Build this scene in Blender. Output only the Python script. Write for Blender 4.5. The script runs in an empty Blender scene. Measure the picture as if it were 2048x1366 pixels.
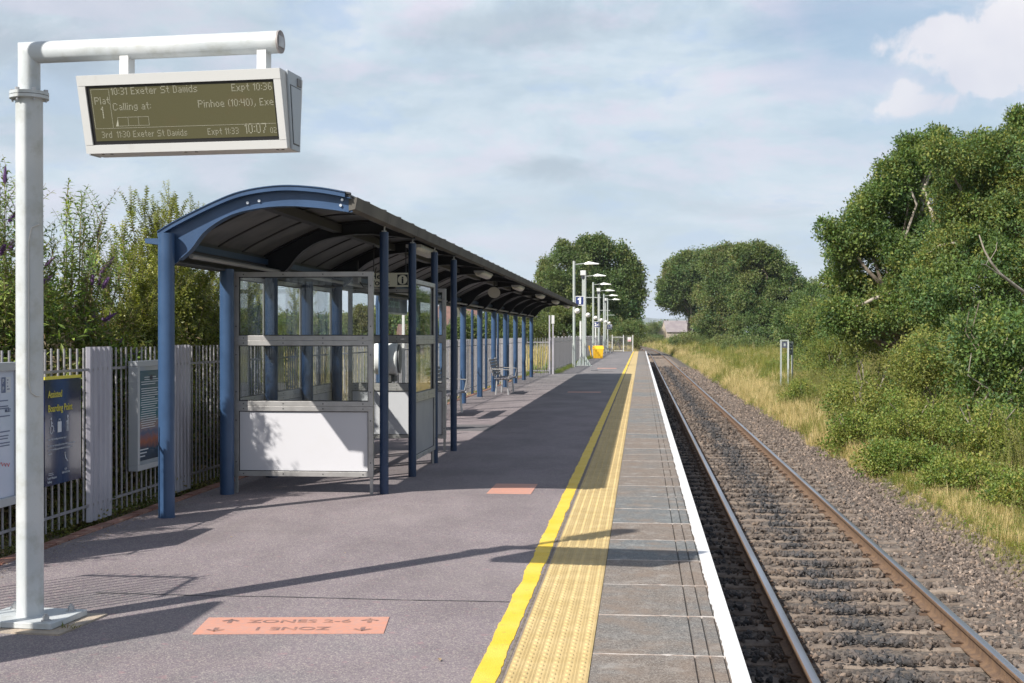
import bpy, math, random
import numpy as np
from mathutils import Vector, Matrix, Euler, noise as mnoise
R = math.radians
rnd = random.Random(7)
scene = bpy.context.scene
C = scene.collection

# ------------------------------------------------------------------ camera, world, sun, exposure
F = 2650.0; HZ = 670.0; H = 1.57
TH = math.atan(258 / F); CT, ST = math.cos(TH), math.sin(TH)
cam_d = bpy.data.cameras.new('camera'); cam = bpy.data.objects.new('camera', cam_d); C.objects.link(cam)
cam.location = (0, 0, H); cam.rotation_euler = (R(90) - math.atan(13 / F), 0, TH)
cam_d.sensor_width = 36; cam_d.lens = 36 * F / 2048; cam_d.clip_start = 0.1; cam_d.clip_end = 20000
cam_d.dof.use_dof = True; cam_d.dof.focus_distance = 11.0; cam_d.dof.aperture_fstop = 9.0
scene.camera = cam
scene.view_settings.view_transform = 'Standard'; scene.view_settings.look = 'None'
scene.view_settings.gamma = 1; scene.view_settings.use_curve_mapping = False
scene.view_settings.exposure = 0.60
SD = Vector((0.746, 0.907, -1.0)).normalized()          # direction the sunlight travels
sun_d = bpy.data.lights.new('sun', 'SUN'); sun = bpy.data.objects.new('sun', sun_d); C.objects.link(sun)
sun_d.energy = 5.0; sun_d.angle = R(0.53); sun_d.color = (1, 0.95, 0.87)
sun.rotation_euler = SD.to_track_quat('-Z', 'Y').to_euler(); sun.location = (-30, -40, 60)

def ramp(nt, fac, stops, interp='LINEAR'):
    n = nt.nodes.new('ShaderNodeValToRGB'); n.color_ramp.interpolation = interp
    e = n.color_ramp.elements
    while len(e) < len(stops): e.new(0.5)
    for k, (p, c) in enumerate(stops):
        e[k].position = p; e[k].color = (c[0], c[1], c[2], 1) if hasattr(c, '__len__') else (c, c, c, 1)
    nt.links.new(fac, n.inputs[0]); return n.outputs[0]
def mathn(nt, op, a, b=None, c=None, clamp=False):
    n = nt.nodes.new('ShaderNodeMath'); n.operation = op; n.use_clamp = clamp
    for i, v in enumerate((a, b, c)):
        if v is None: continue
        if isinstance(v, (int, float)): n.inputs[i].default_value = v
        else: nt.links.new(v, n.inputs[i])
    return n.outputs[0]
def mixc(nt, f, a, b, blend='MIX'):
    n = nt.nodes.new('ShaderNodeMix'); n.data_type = 'RGBA'; n.blend_type = blend
    for s, v in ((0, f), (6, a), (7, b)):
        if isinstance(v, (int, float)): n.inputs[s].default_value = v
        elif isinstance(v, (tuple, list)): n.inputs[s].default_value = (v[0], v[1], v[2], 1)
        else: nt.links.new(v, n.inputs[s])
    return n.outputs[2]
def noisen(nt, vec, scale, detail=4, rough=0.55, dist=0):
    n = nt.nodes.new('ShaderNodeTexNoise'); n.inputs['Scale'].default_value = scale
    n.inputs['Detail'].default_value = detail; n.inputs['Roughness'].default_value = rough
    n.inputs['Distortion'].default_value = dist
    if vec is not None: nt.links.new(vec, n.inputs['Vector'])
    return n.outputs['Fac']
def vmath(nt, op, a, b=None):
    n = nt.nodes.new('ShaderNodeVectorMath'); n.operation = op
    for i, v in enumerate((a, b)):
        if v is None: continue
        if isinstance(v, (tuple, list, Vector)): n.inputs[i].default_value = tuple(v)
        else: nt.links.new(v, n.inputs[i])
    return n

def pdir(u, v):
    return Vector((-ST + CT * (u - 1024) / F, CT + ST * (u - 1024) / F, (HZ - v) / F)).normalized()
def build_world():
    w = bpy.data.worlds.new('World'); scene.world = w; w.use_nodes = True
    nt = w.node_tree; nt.nodes.clear()
    out = nt.nodes.new('ShaderNodeOutputWorld')
    sky = nt.nodes.new('ShaderNodeTexSky'); sky.sky_type = 'NISHITA'; sky.sun_disc = False
    sky.sun_elevation = math.asin(-SD.z); sky.sun_rotation = math.atan2(-SD.x, -SD.y)
    sky.air_density = 1.0; sky.dust_density = 1.5; sky.ozone_density = 1.0
    b1 = nt.nodes.new('ShaderNodeBackground'); b1.inputs[1].default_value = 0.085
    nt.links.new(sky.outputs[0], b1.inputs[0])
    tc = nt.nodes.new('ShaderNodeTexCoord'); d = tc.outputs['Generated']
    sp = nt.nodes.new('ShaderNodeSeparateXYZ'); nt.links.new(d, sp.inputs[0])
    z = mathn(nt, 'MAXIMUM', sp.outputs[2], 0.0)
    zz = mathn(nt, 'ADD', z, 0.30)
    cb = nt.nodes.new('ShaderNodeCombineXYZ')
    nt.links.new(mathn(nt, 'DIVIDE', sp.outputs[0], zz), cb.inputs[0])
    nt.links.new(mathn(nt, 'DIVIDE', sp.outputs[1], zz), cb.inputs[1])
    pv = cb.outputs[0]
    n1 = noisen(nt, vmath(nt, 'MULTIPLY', pv, (2.2, 1.8, 1)).outputs[0], 1.3, 9, 0.6, 0.3)
    n2 = noisen(nt, vmath(nt, 'MULTIPLY', vmath(nt, 'ADD', pv, (7.3, 2.1, 0)).outputs[0], (1.5, 1.9, 1)).outputs[0], 2.0, 10, 0.64, 0.4)
    veil = ramp(nt, mathn(nt, 'ADD', mathn(nt, 'MULTIPLY', n1, 0.5), mathn(nt, 'MULTIPLY', n2, 0.5)),
                [(0.34, 0.62), (0.46, 0.86), (0.58, 1.0)])
    veil = mathn(nt, 'MULTIPLY', veil, ramp(nt, z, [(0.24, 1.0), (0.7, 0.42)]))  # veil thinned overhead, out of view, to deepen the shadows
    hor = ramp(nt, z, [(0.0, 1.0), (0.30, 0.0)])
    # clearer patch up to the right
    clear = vmath(nt, 'DISTANCE', d, pdir(1800, 20)).outputs['Value']
    cl = ramp(nt, mathn(nt, 'ADD', clear, mathn(nt, 'MULTIPLY', mathn(nt, 'SUBTRACT', n2, 0.5), 0.25)),
              [(0.03, 0.36), (0.14, 1.0)])
    veil = mathn(nt, 'MULTIPLY', veil, cl)
    grey = ramp(nt, mathn(nt, 'ADD', mathn(nt, 'MULTIPLY', n2, .55), mathn(nt, 'MULTIPLY', n1, .45)), [(0.38, (0.33, 0.395, 0.46)), (0.46, (0.375, 0.45, 0.51)), (0.53, (0.44, 0.51, 0.565)), (0.62, (0.54, 0.545, 0.60))])
    n3 = noisen(nt, vmath(nt, 'MULTIPLY', vmath(nt, 'ADD', pv, (1.3, 9.1, 0)).outputs[0], (0.6, 0.5, 1)).outputs[0], 0.9, 6, 0.55, 0.5)
    n4 = noisen(nt, vmath(nt, 'MULTIPLY', vmath(nt, 'ADD', pv, (4.4, 3.3, 0)).outputs[0], (2.2, 2.4, 1)).outputs[0], 1.9, 9, 0.62, 0.2)
    grey = mixc(nt, ramp(nt, n4, [(0.50, 0.0), (0.60, 0.8)]), grey, (0.52, 0.49, 0.57))
    grey = mixc(nt, ramp(nt, n4, [(0.36, 0.7), (0.45, 0.0)]), grey, (0.30, 0.40, 0.56))
    dark = ramp(nt, n3, [(0.48, 0.0), (0.66, 0.85)])
    grey = mixc(nt, dark, grey, (0.30, 0.355, 0.405))
    def greyblob(u, v, ru, rv, amp):
        c = pdir(u, v); dv = vmath(nt, 'SUBTRACT', d, c); du = vmath(nt, 'DOT_PRODUCT', dv.outputs[0], Vector((CT, ST, 0))).outputs['Value']
        q = nt.nodes.new('ShaderNodeSeparateXYZ'); nt.links.new(dv.outputs[0], q.inputs[0])
        rr_ = mathn(nt, 'SQRT', mathn(nt, 'ADD', mathn(nt, 'POWER', mathn(nt, 'ABSOLUTE', mathn(nt, 'DIVIDE', du, ru / F)), 2), mathn(nt, 'POWER', mathn(nt, 'ABSOLUTE', mathn(nt, 'DIVIDE', q.outputs[2], rv / F)), 2)))
        rr_ = mathn(nt, 'ADD', rr_, mathn(nt, 'MULTIPLY', mathn(nt, 'SUBTRACT', n2, 0.5), 3.0))
        return mathn(nt, 'MULTIPLY', ramp(nt, rr_, [(0.3, 1.0), (1.2, 0.0)]), amp)
    for a in ((1110, 335, 150, 42, .9), (620, 340, 120, 45, .6), (60, 90, 150, 60, .8), (1000, 60, 320, 50, .5), (1950, 290, 160, 40, .5), (1500, 420, 240, 25, .4)):
        grey = mixc(nt, greyblob(*a), grey, (0.27, 0.315, 0.365))
    # cumulus heaps: distance fields about a few directions, broken by noise
    nb = noisen(nt, d, 22.0, 8, 0.6, 0.2)
    nbig = noisen(nt, d, 9.0, 4, 0.5)
    cum = None
    def blob(u, v, ru, rv, soft=0.35, amp=1.0):
        nonlocal cum
        c = pdir(u, v)
        dv = vmath(nt, 'SUBTRACT', d, c)
        right = Vector((CT, ST, 0))
        du = vmath(nt, 'DOT_PRODUCT', dv.outputs[0], right).outputs['Value']
        s = nt.nodes.new('ShaderNodeSeparateXYZ'); nt.links.new(dv.outputs[0], s.inputs[0])
        a = mathn(nt, 'POWER', mathn(nt, 'ABSOLUTE', mathn(nt, 'DIVIDE', du, ru / F)), 2)
        b = mathn(nt, 'POWER', mathn(nt, 'ABSOLUTE', mathn(nt, 'DIVIDE', s.outputs[2], rv / F)), 2)
        r = mathn(nt, 'SQRT', mathn(nt, 'ADD', a, b))
        r = mathn(nt, 'ADD', r, mathn(nt, 'SUBTRACT', mathn(nt, 'MULTIPLY', mathn(nt, 'SUBTRACT', nb, 0.5), 2.4), 0.22))
        f = mathn(nt, 'MULTIPLY', ramp(nt, r, [(1.0 - soft * 1.3, 1.0), (1.0 + soft * 0.9, 0.0)]), amp)
        cum = f if cum is None else mathn(nt, 'MAXIMUM', cum, f)
    blob(2010, 105, 170, 75, 0.30); blob(2090, 70, 140, 105, 0.3); blob(1895, 75, 75, 45, 0.3); blob(1815, 208, 105, 32, 0.4); blob(1808, 185, 45, 36, 0.4)
    blob(1120, 484, 70, 16, 0.6, 0.6); blob(1170, 478, 32, 12, 0.5, 0.7)
    blob(60, 310, 120, 22, 0.7, 0.6); blob(200, 410, 70, 28, 0.6, 0.75); blob(820, 350, 160, 40, 0.8, 0.45)
    blob(2500, 250, 260, 90, 0.3); blob(-500, 200, 300, 80, 0.5, 0.8)
    shade = ramp(nt, nbig, [(0.35, (0.46, 0.46, 0.53)), (0.62, (0.62, 0.60, 0.62))])
    col = mixc(nt, cum, grey, shade)
    col = mixc(nt, mathn(nt, 'MULTIPLY', hor, 0.55), col, (0.385, 0.455, 0.515))
    fac = mathn(nt, 'MAXIMUM', veil, mathn(nt, 'MAXIMUM', cum, mathn(nt, 'MULTIPLY', hor, 0.97)))
    b2 = nt.nodes.new('ShaderNodeBackground'); b2.inputs[1].default_value = 1.03
    nt.links.new(col, b2.inputs[0])
    m = nt.nodes.new('ShaderNodeMixShader')
    nt.links.new(fac, m.inputs[0]); nt.links.new(b1.outputs[0], m.inputs[1]); nt.links.new(b2.outputs[0], m.inputs[2])
    nt.links.new(m.outputs[0], out.inputs[0])
build_world()

# ------------------------------------------------------------------ pixel helpers (measuring only)
def P(u, v, zc):
    xc = (u - 1024) / F * zc
    return Vector((-ST * zc + CT * xc, CT * zc + ST * xc, H + (HZ - v) / F * zc))
def G(u, v, zp=0.0): return P(u, v, F * (H - zp) / (v - HZ))
def onX(u, v, X):
    r = (u - 1024) / F; Y = (r * -ST * X - CT * X) / (ST - r * CT); zc = -ST * X + CT * Y
    return Vector((X, Y, H + (HZ - v) / F * zc))
def onY(u, v, Y):
    r = (u - 1024) / F; X = (r * CT * Y - ST * Y) / (CT + r * ST); zc = -ST * X + CT * Y
    return Vector((X, Y, H + (HZ - v) / F * zc))

# ------------------------------------------------------------------ materials
MATS = {}
def M(name, c, rough=0.6, metal=0.0, c2=None, scale=5, detail=4, lo=0.4, hi=0.62, bump=0.0, bscale=60, rand=0.0, spec=0.5,
      dirt=None, dscale=2.0, dlo=0.5, dhi=0.75, damt=0.7, stretch=(1, 1, 1), coat=0, coord='Position'):
    if name in MATS: return MATS[name]
    m = bpy.data.materials.new(name); m.use_nodes = True; nt = m.node_tree
    b = nt.nodes['Principled BSDF']; b.inputs['Roughness'].default_value = rough; b.inputs['Metallic'].default_value = metal
    b.inputs['Specular IOR Level'].default_value = spec
    if coat: b.inputs['Coat Weight'].default_value = coat; b.inputs['Coat Roughness'].default_value = 0.08
    if coord == 'Position': pos = nt.nodes.new('ShaderNodeNewGeometry').outputs['Position']
    else: pos = nt.nodes.new('ShaderNodeTexCoord').outputs['Object']
    vec = vmath(nt, 'MULTIPLY', pos, stretch).outputs[0]
    col = c
    if c2 is not None:
        col = mixc(nt, ramp(nt, noisen(nt, vec, scale, detail), [(lo, 0.0), (hi, 1.0)]), c, c2)
    if dirt is not None:
        f = ramp(nt, noisen(nt, vec, dscale, 6, 0.65), [(dlo, 0.0), (dhi, damt)])
        col = mixc(nt, f, col, dirt)
    if rand:
        oi = nt.nodes.new('ShaderNodeObjectInfo')
        k = mathn(nt, 'ADD', mathn(nt, 'MULTIPLY', oi.outputs['Random'], 2 * rand), 1 - rand)
        col = mixc(nt, 1.0, col, k, 'MULTIPLY')
    if isinstance(col, tuple): b.inputs['Base Color'].default_value = (*col[:3], 1)
    else: nt.links.new(col, b.inputs['Base Color'])
    if bump:
        bn = nt.nodes.new('ShaderNodeBump'); bn.inputs['Strength'].default_value = bump; bn.inputs['Distance'].default_value = 0.02
        nt.links.new(noisen(nt, vec, bscale, 4), bn.inputs['Height']); nt.links.new(bn.outputs[0], b.inputs['Normal'])
    MATS[name] = m; return m

def leafmat(name, cols, transl=0.35, nscale=0.4, rough=0.5, w=0.6):
    m = bpy.data.materials.new(name); m.use_nodes = True; nt = m.node_tree
    b = nt.nodes['Principled BSDF']; out = nt.nodes['Material Output']
    oi = nt.nodes.new('ShaderNodeObjectInfo'); g = nt.nodes.new('ShaderNodeNewGeometry')
    f = mathn(nt, 'ADD', mathn(nt, 'MULTIPLY', oi.outputs['Random'], w), mathn(nt, 'MULTIPLY', ramp(nt, noisen(nt, g.outputs['Position'], nscale, 3), [(0.3, 0.0), (0.7, 1.0)]), 1 - w))
    n = len(cols); col = ramp(nt, f, [(i / (n - 1), c) for i, c in enumerate(cols)])
    rp = mathn(nt, 'ADD', mathn(nt, 'MULTIPLY', g.outputs['Random Per Island'], 0.8), 0.6)
    col = mixc(nt, 1.0, col, rp, 'MULTIPLY')
    nt.links.new(col, b.inputs['Base Color']); b.inputs['Roughness'].default_value = rough; b.inputs['Specular IOR Level'].default_value = 0.35
    t = nt.nodes.new('ShaderNodeBsdfTranslucent'); nt.links.new(mixc(nt, 1.0, col, (1.25, 1.3, 0.5), 'MULTIPLY'), t.inputs[0])
    mx = nt.nodes.new('ShaderNodeMixShader'); mx.inputs[0].default_value = transl
    nt.links.new(b.outputs[0], mx.inputs[1]); nt.links.new(t.outputs[0], mx.inputs[2]); nt.links.new(mx.outputs[0], out.inputs[0])
    return m

# ------------------------------------------------------------------ mesh builder
class MB:
    def __init__(s): s.v = []; s.f = []; s.m = []; s.cur = 0
    def add(s, vs, fs, T=None):
        o = len(s.v)
        for p in vs:
            p = Vector(p)
            s.v.append(tuple(T @ p) if T is not None else tuple(p))
        for f in fs: s.f.append(tuple(i + o for i in f)); s.m.append(s.cur)
        return s
    def box(s, x0, x1, y0, y1, z0, z1, T=None):
        if x0 > x1: x0, x1 = x1, x0
        if y0 > y1: y0, y1 = y1, y0
        if z0 > z1: z0, z1 = z1, z0
        return s.add([(x0, y0, z0), (x1, y0, z0), (x1, y1, z0), (x0, y1, z0), (x0, y0, z1), (x1, y0, z1), (x1, y1, z1), (x0, y1, z1)],
                     [(0, 3, 2, 1), (4, 5, 6, 7), (0, 1, 5, 4), (1, 2, 6, 5), (2, 3, 7, 6), (3, 0, 4, 7)], T)
    def tube(s, pts, rad, seg=12, cap=True, T=None):
        pts = [Vector(p) for p in pts]; n = len(pts)
        if isinstance(rad, (int, float)): rad = [rad] * n
        vs = []; prev = None
        for i, p in enumerate(pts):
            if i == 0: d = pts[1] - p
            elif i == n - 1: d = p - pts[i - 1]
            else: d = (pts[i + 1] - p).normalized() + (p - pts[i - 1]).normalized()
            d.normalize()
            if prev is None:
                a = Vector((0, 0, 1)) if abs(d.z) < 0.9 else Vector((1, 0, 0))
                x = d.cross(a).normalized()
            else: x = (prev - d * prev.dot(d)).normalized()
            prev = x; y = d.cross(x)
            k = 1.0
            if 0 < i < n - 1:
                c = (pts[i + 1] - p).normalized().dot((p - pts[i - 1]).normalized())
                k = 1 / max(0.5, math.sqrt((1 + c) / 2)) if n < 5 else 1.0
            for j in range(seg):
                a = 2 * math.pi * j / seg
                vs.append(p + (x * math.cos(a) + y * math.sin(a)) * rad[i] * (1.0 if k == 1.0 else 1.0))
        fs = []
        for i in range(n - 1):
            for j in range(seg):
                a = i * seg + j; b = i * seg + (j + 1) % seg
                fs.append((a, b, b + seg, a + seg))
        if cap:
            fs.append(tuple(reversed(range(seg)))); fs.append(tuple(range((n - 1) * seg, n * seg)))
        return s.add(vs, fs, T)
    def cyl(s, x, y, z0, z1, r, seg=20, r2=None, T=None): return s.tube([(x, y, z0), (x, y, z1)], [r, r if r2 is None else r2], seg, True, T)
    def prism(s, prof, a, b, axis='Y', T=None):
        # prof: closed list of 2-D points; extruded from a to b along axis. (X,Z) for Y; (Y,Z) for X; (X,Y) for Z
        n = len(prof)
        def q(p, t): return (p[0], t, p[1]) if axis == 'Y' else ((t, p[0], p[1]) if axis == 'X' else (p[0], p[1], t))
        vs = [q(p, a) for p in prof] + [q(p, b) for p in prof]
        fs = [tuple(range(n)), tuple(reversed(range(n, 2 * n)))] + [(i, i + n, (i + 1) % n + n, (i + 1) % n) for i in range(n)]
        return s.add(vs, fs, T)
    def mesh(s, name, mats, smooth=None):
        me = bpy.data.meshes.new(name); me.from_pydata(s.v, [], s.f)
        for m in (mats if isinstance(mats, (list, tuple)) else [mats]): me.materials.append(m)
        if any(s.m): me.polygons.foreach_set('material_index', s.m)
        me.update()
        import bmesh
        bm = bmesh.new(); bm.from_mesh(me); bmesh.ops.recalc_face_normals(bm, faces=bm.faces); bm.to_mesh(me); bm.free()
        if smooth:
            me.polygons.foreach_set('use_smooth', [True] * len(me.polygons)); me.set_sharp_from_angle(angle=R(smooth))
        return me
    def obj(s, name, mats, parent=None, smooth=None, bevel=0):
        o = link(name, s.mesh(name, mats, smooth), parent)
        if bevel:
            b = o.modifiers.new('bevel', 'BEVEL'); b.width = bevel; b.segments = 2; b.limit_method = 'ANGLE'; b.angle_limit = R(50)
        return o

def link(name, data, parent=None, loc=None, rot=None):
    o = bpy.data.objects.new(name, data); C.objects.link(o)
    if parent is not None: o.parent = parent
    if loc is not None: o.location = loc
    if rot is not None: o.rotation_euler = rot
    return o
def thing(name, label, cat, loc=(0, 0, 0), rz=0, group=None):
    o = link(name, None, None, loc, (0, 0, rz)); o.empty_display_size = 0.2
    return tag(o, label, cat, group)
def tag(o, label, cat, group=None):
    o['label'] = label; o['category'] = cat
    if group: o['group'] = group
    return o
def struct(o): o['kind'] = 'structure'; return o
def stuff(o): o['kind'] = 'stuff'; return o
def kids(o): return [c for c in list(bpy.data.objects) if c.parent is o]
def dup(root, loc, rz=None, label=None, group=None, tree=None):
    r = root.copy(); C.objects.link(r); r.location = loc
    if rz is not None: r.rotation_euler = (0, 0, rz)
    if label: r['label'] = label
    if group: r['group'] = group
    tree = tree if tree is not None else [(c, kids(c)) for c in kids(root)]
    for c, gs in tree:
        k = c.copy(); C.objects.link(k); k.parent = r
        for g in gs:
            q = g.copy(); C.objects.link(q); q.parent = k
    return r
def text(body, size, T, mat, parent, name='lettering', align='LEFT', off=0.0, sx=1.0, depth=0.0006, label=None):
    cu = bpy.data.curves.new('t', 'FONT'); cu.body = body; cu.size = size; cu.align_x = align; cu.offset = off * size
    cu.extrude = depth; cu.resolution_u = 3
    to = bpy.data.objects.new('t', cu); me = bpy.data.meshes.new_from_object(to)
    bpy.data.objects.remove(to); bpy.data.curves.remove(cu)
    me.materials.clear(); me.materials.append(mat)
    me.transform(Matrix.Diagonal((sx, 1, 1, 1))); me.transform(T)
    o = link(name, me, parent)
    if label: o['label'] = label
    return o
def TR(x=0, y=0, z=0, rx=0, ry=0, rz=0): return Matrix.Translation((x, y, z)) @ Euler((rx, ry, rz)).to_matrix().to_4x4()

# ------------------------------------------------------------------ foliage scattering with geometry nodes
NG = {}
def node_group(protos):
    key = tuple(p.name for p in protos)
    if key in NG: return NG[key]
    ng = bpy.data.node_groups.new('scatter', 'GeometryNodeTree')
    ng.interface.new_socket('Geometry', in_out='INPUT', socket_type='NodeSocketGeometry')
    ng.interface.new_socket('Geometry', in_out='OUTPUT', socket_type='NodeSocketGeometry')
    N = ng.nodes; L = ng.links
    gi = N.new('NodeGroupInput'); go = N.new('NodeGroupOutput')
    jn = N.new('GeometryNodeJoinGeometry')
    for p in reversed(protos):
        oi = N.new('GeometryNodeObjectInfo'); oi.inputs['Object'].default_value = p; oi.inputs['As Instance'].default_value = True
        L.new(oi.outputs['Geometry'], jn.inputs[0])
    ip = N.new('GeometryNodeInstanceOnPoints'); ip.inputs['Pick Instance'].default_value = True
    def at(nm, t):
        a = N.new('GeometryNodeInputNamedAttribute'); a.data_type = t; a.inputs['Name'].default_value = nm; return a.outputs['Attribute']
    L.new(gi.outputs[0], ip.inputs['Points']); L.new(jn.outputs[0], ip.inputs['Instance'])
    L.new(at('idx', 'INT'), ip.inputs['Instance Index']); L.new(at('rot', 'FLOAT_VECTOR'), ip.inputs['Rotation'])
    L.new(at('scl', 'FLOAT_VECTOR'), ip.inputs['Scale'])
    L.new(ip.outputs[0], go.inputs[0])
    NG[key] = ng; return ng
def scatter(name, pts, rots, scls, idxs, protos, parent=None):
    pts = np.asarray(pts, 'f'); n = len(pts)
    me = bpy.data.meshes.new(name); me.vertices.add(n); me.vertices.foreach_set('co', pts.ravel())
    a = me.attributes.new('rot', 'FLOAT_VECTOR', 'POINT'); a.data.foreach_set('vector', np.asarray(rots, 'f').ravel())
    s = np.asarray(scls, 'f')
    if s.ndim == 1: s = np.repeat(s[:, None], 3, 1)
    a = me.attributes.new('scl', 'FLOAT_VECTOR', 'POINT'); a.data.foreach_set('vector', s.ravel())
    a = me.attributes.new('idx', 'INT', 'POINT'); a.data.foreach_set('value', np.asarray(idxs, 'i'))
    for p in protos:
        for mm in p.data.materials:
            if mm.name not in [x.name for x in me.materials]: me.materials.append(mm)
    o = link(name, me, parent)
    md = o.modifiers.new('scatter', 'NODES'); md.node_group = node_group(protos)
    return o
nr = np.random.default_rng(11)
def proto(name, mb, mats, smooth=None): return bpy.data.objects.new('proto_' + name, mb.mesh('proto_' + name, mats, smooth))
def leaf(mb, p, d, n, L, W, fold=0.18, seg=1):
    p = Vector(p); d = Vector(d).normalized(); n = Vector(n); s = d.cross(n)
    if s.length < 1e-4: s = d.orthogonal()
    s.normalize(); n = s.cross(d).normalized()
    m = p + d * L * 0.45
    mb.add([p, m + s * W / 2 + n * W * fold, p + d * L - n * L * 0.12, m - s * W / 2 + n * W * fold, m], [(0, 1, 4), (1, 2, 4), (2, 3, 4), (3, 0, 4)])
def rdir(r=rnd):
    while True:
        v = Vector((r.uniform(-1, 1), r.uniform(-1, 1), r.uniform(-1, 1)))
        if 0.05 < v.length < 1: return v.normalized()
def clump(name, n, rad, L, W, mat, up=0.5, flat=1.0):
    mb = MB()
    for _ in range(n):
        d = rdir(); p = Vector((d.x, d.y, d.z * flat)) * rad * rnd.uniform(0.35, 1.0)
        nn = (rdir() + Vector((0, 0, up)) + d * 0.5).normalized()
        leaf(mb, p, (d + rdir() * 0.8).normalized(), nn, L * rnd.uniform(0.7, 1.2), W * rnd.uniform(0.8, 1.2))
    return proto(name, mb, mat)

L_oak = leafmat('oak leaves', [(0.060, 0.106, 0.031), (0.096, 0.163, 0.041), (0.162, 0.202, 0.049), (0.264, 0.238, 0.067)])
L_dark = leafmat('dark leaves', [(0.039, 0.085, 0.037), (0.073, 0.139, 0.048), (0.119, 0.179, 0.054), (0.194, 0.204, 0.061)])
L_olive = leafmat('olive leaves', [(0.090, 0.121, 0.033), (0.171, 0.194, 0.045), (0.251, 0.259, 0.060), (0.341, 0.315, 0.092)])
L_bram = leafmat('bramble leaves', [(0.052, 0.110, 0.026), (0.102, 0.168, 0.035), (0.162, 0.212, 0.044), (0.222, 0.241, 0.053), (0.326, 0.262, 0.073)], nscale=1.2)
L_far = leafmat('far leaves', [(0.068, 0.113, 0.038), (0.106, 0.156, 0.050), (0.178, 0.192, 0.067), (0.222, 0.174, 0.087)], nscale=0.15, w=0.4)
L_bud = leafmat('buddleia leaves', [(0.133, 0.111, 0.040), (0.090, 0.155, 0.040), (0.165, 0.254, 0.055), (0.263, 0.326, 0.068), (0.373, 0.363, 0.090)], nscale=2)
L_priv = leafmat('privet leaves', [(0.084, 0.120, 0.028), (0.176, 0.212, 0.044), (0.291, 0.302, 0.069), (0.416, 0.403, 0.120)], nscale=2, rough=0.35)
L_ivy = leafmat('undergrowth leaves', [(0.048, 0.071, 0.018), (0.110, 0.134, 0.031), (0.190, 0.190, 0.055), (0.286, 0.206, 0.088)], nscale=3)
L_grass = leafmat('grass blades', [(0.079, 0.108, 0.019), (0.148, 0.157, 0.029), (0.228, 0.190, 0.042)], nscale=0.5, transl=0.3)
L_dry = leafmat('dry grass', [(0.256, 0.222, 0.093), (0.419, 0.326, 0.151), (0.559, 0.442, 0.233)], nscale=0.5, transl=0.25)
L_pur = leafmat('purple flowers', [(0.10, 0.05, 0.15), (0.17, 0.08, 0.24), (0.25, 0.15, 0.31)], transl=0.2)
L_dead = leafmat('withered leaves', [(0.16, 0.11, 0.06), (0.26, 0.19, 0.11), (0.36, 0.30, 0.20)], transl=0.2)
bark = M('bark', (0.13, 0.10, 0.075), 0.9, c2=(0.24, 0.20, 0.16), scale=6, bump=0.6, bscale=30)
pale_bark = M('pale dead wood', (0.40, 0.36, 0.31), 0.85, c2=(0.25, 0.21, 0.17), scale=8, bump=0.4, bscale=40)

oak = [clump('oak_a', 26, 0.24, 0.10, 0.06, L_oak), clump('oak_b', 22, 0.28, 0.10, 0.06, L_oak), clump('oak_c', 30, 0.26, 0.09, 0.05, L_dark)]
oli = [clump('oli_a', 30, 0.26, 0.075, 0.028, L_olive), clump('oli_b', 26, 0.24, 0.08, 0.03, L_olive), clump('oli_c', 26, 0.25, 0.09, 0.05, L_oak)]
bra = [clump('bra_a', 36, 0.19, 0.055, 0.040, L_bram), clump('bra_b', 38, 0.21, 0.05, 0.034, L_bram), clump('bra_c', 36, 0.21, 0.045, 0.022, L_olive)]
far = [clump('far_a', 34, 0.75, 0.24, 0.18, L_far), clump('far_b', 38, 0.7, 0.21, 0.15, L_far), clump('far_c', 34, 0.75, 0.22, 0.17, L_dark)]

def crown_pts(blobs, n, lump=0.34, rng=rnd, zmin=None):
    pts = []; wts = [(max(b[3], 0.1) * max(b[5], 0.1)) ** .85 for b in blobs]; subs = []
    for (x, y, z, rx, ry, rz) in blobs:
        k = 52; l = []
        for _ in range(k):
            d = rdir(rng); l.append((Vector((x + d.x * rx * (q0 := rng.uniform(.6, .95)), y + d.y * ry * q0, z + d.z * rz * q0)), rng.uniform(0.5, 1.15) * lump * (1.0 - .3 * (q0 > .8))))
        subs.append(l)
    while len(pts) < n:
        i = rng.choices(range(len(blobs)), wts)[0]; b = blobs[i]; c, s = rng.choice(subs[i]); d = rdir(rng)
        if d.z < -.15 and rng.random() < .7: continue
        q = rng.uniform(0.62, 1.0) if rng.random() < .8 else rng.uniform(1.0, 1.3)
        p = c + Vector((d.x * b[3], d.y * b[4], d.z * b[5] * .8)) * s * q
        if zmin is not None and p.z < zmin: continue
        pts.append(tuple(p))
    return pts
def crown(name, blobs, n, protos, parent, scale=(0.8, 1.4), lump=0.34, zmin=None, weights=None):
    pts = crown_pts(blobs, n, lump, rnd, zmin)
    rot = nr.uniform(0, 6.28, (n, 3)); rot[:, 0] = nr.normal(0, 0.6, n); rot[:, 1] = nr.normal(0, 0.6, n)
    return stuff(scatter(name, pts, rot, nr.uniform(scale[0], scale[1], n), nr.choice(len(protos), n, p=weights), protos, parent))
def wander(a, b, n=6, amp=0.08):
    a = Vector(a); b = Vector(b); L = (b - a).length; out = []
    for i in range(n):
        t = i / (n - 1); p = a.lerp(b, t)
        if 0 < i < n - 1: p += rdir() * L * amp
        out.append(p)
    return out
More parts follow.
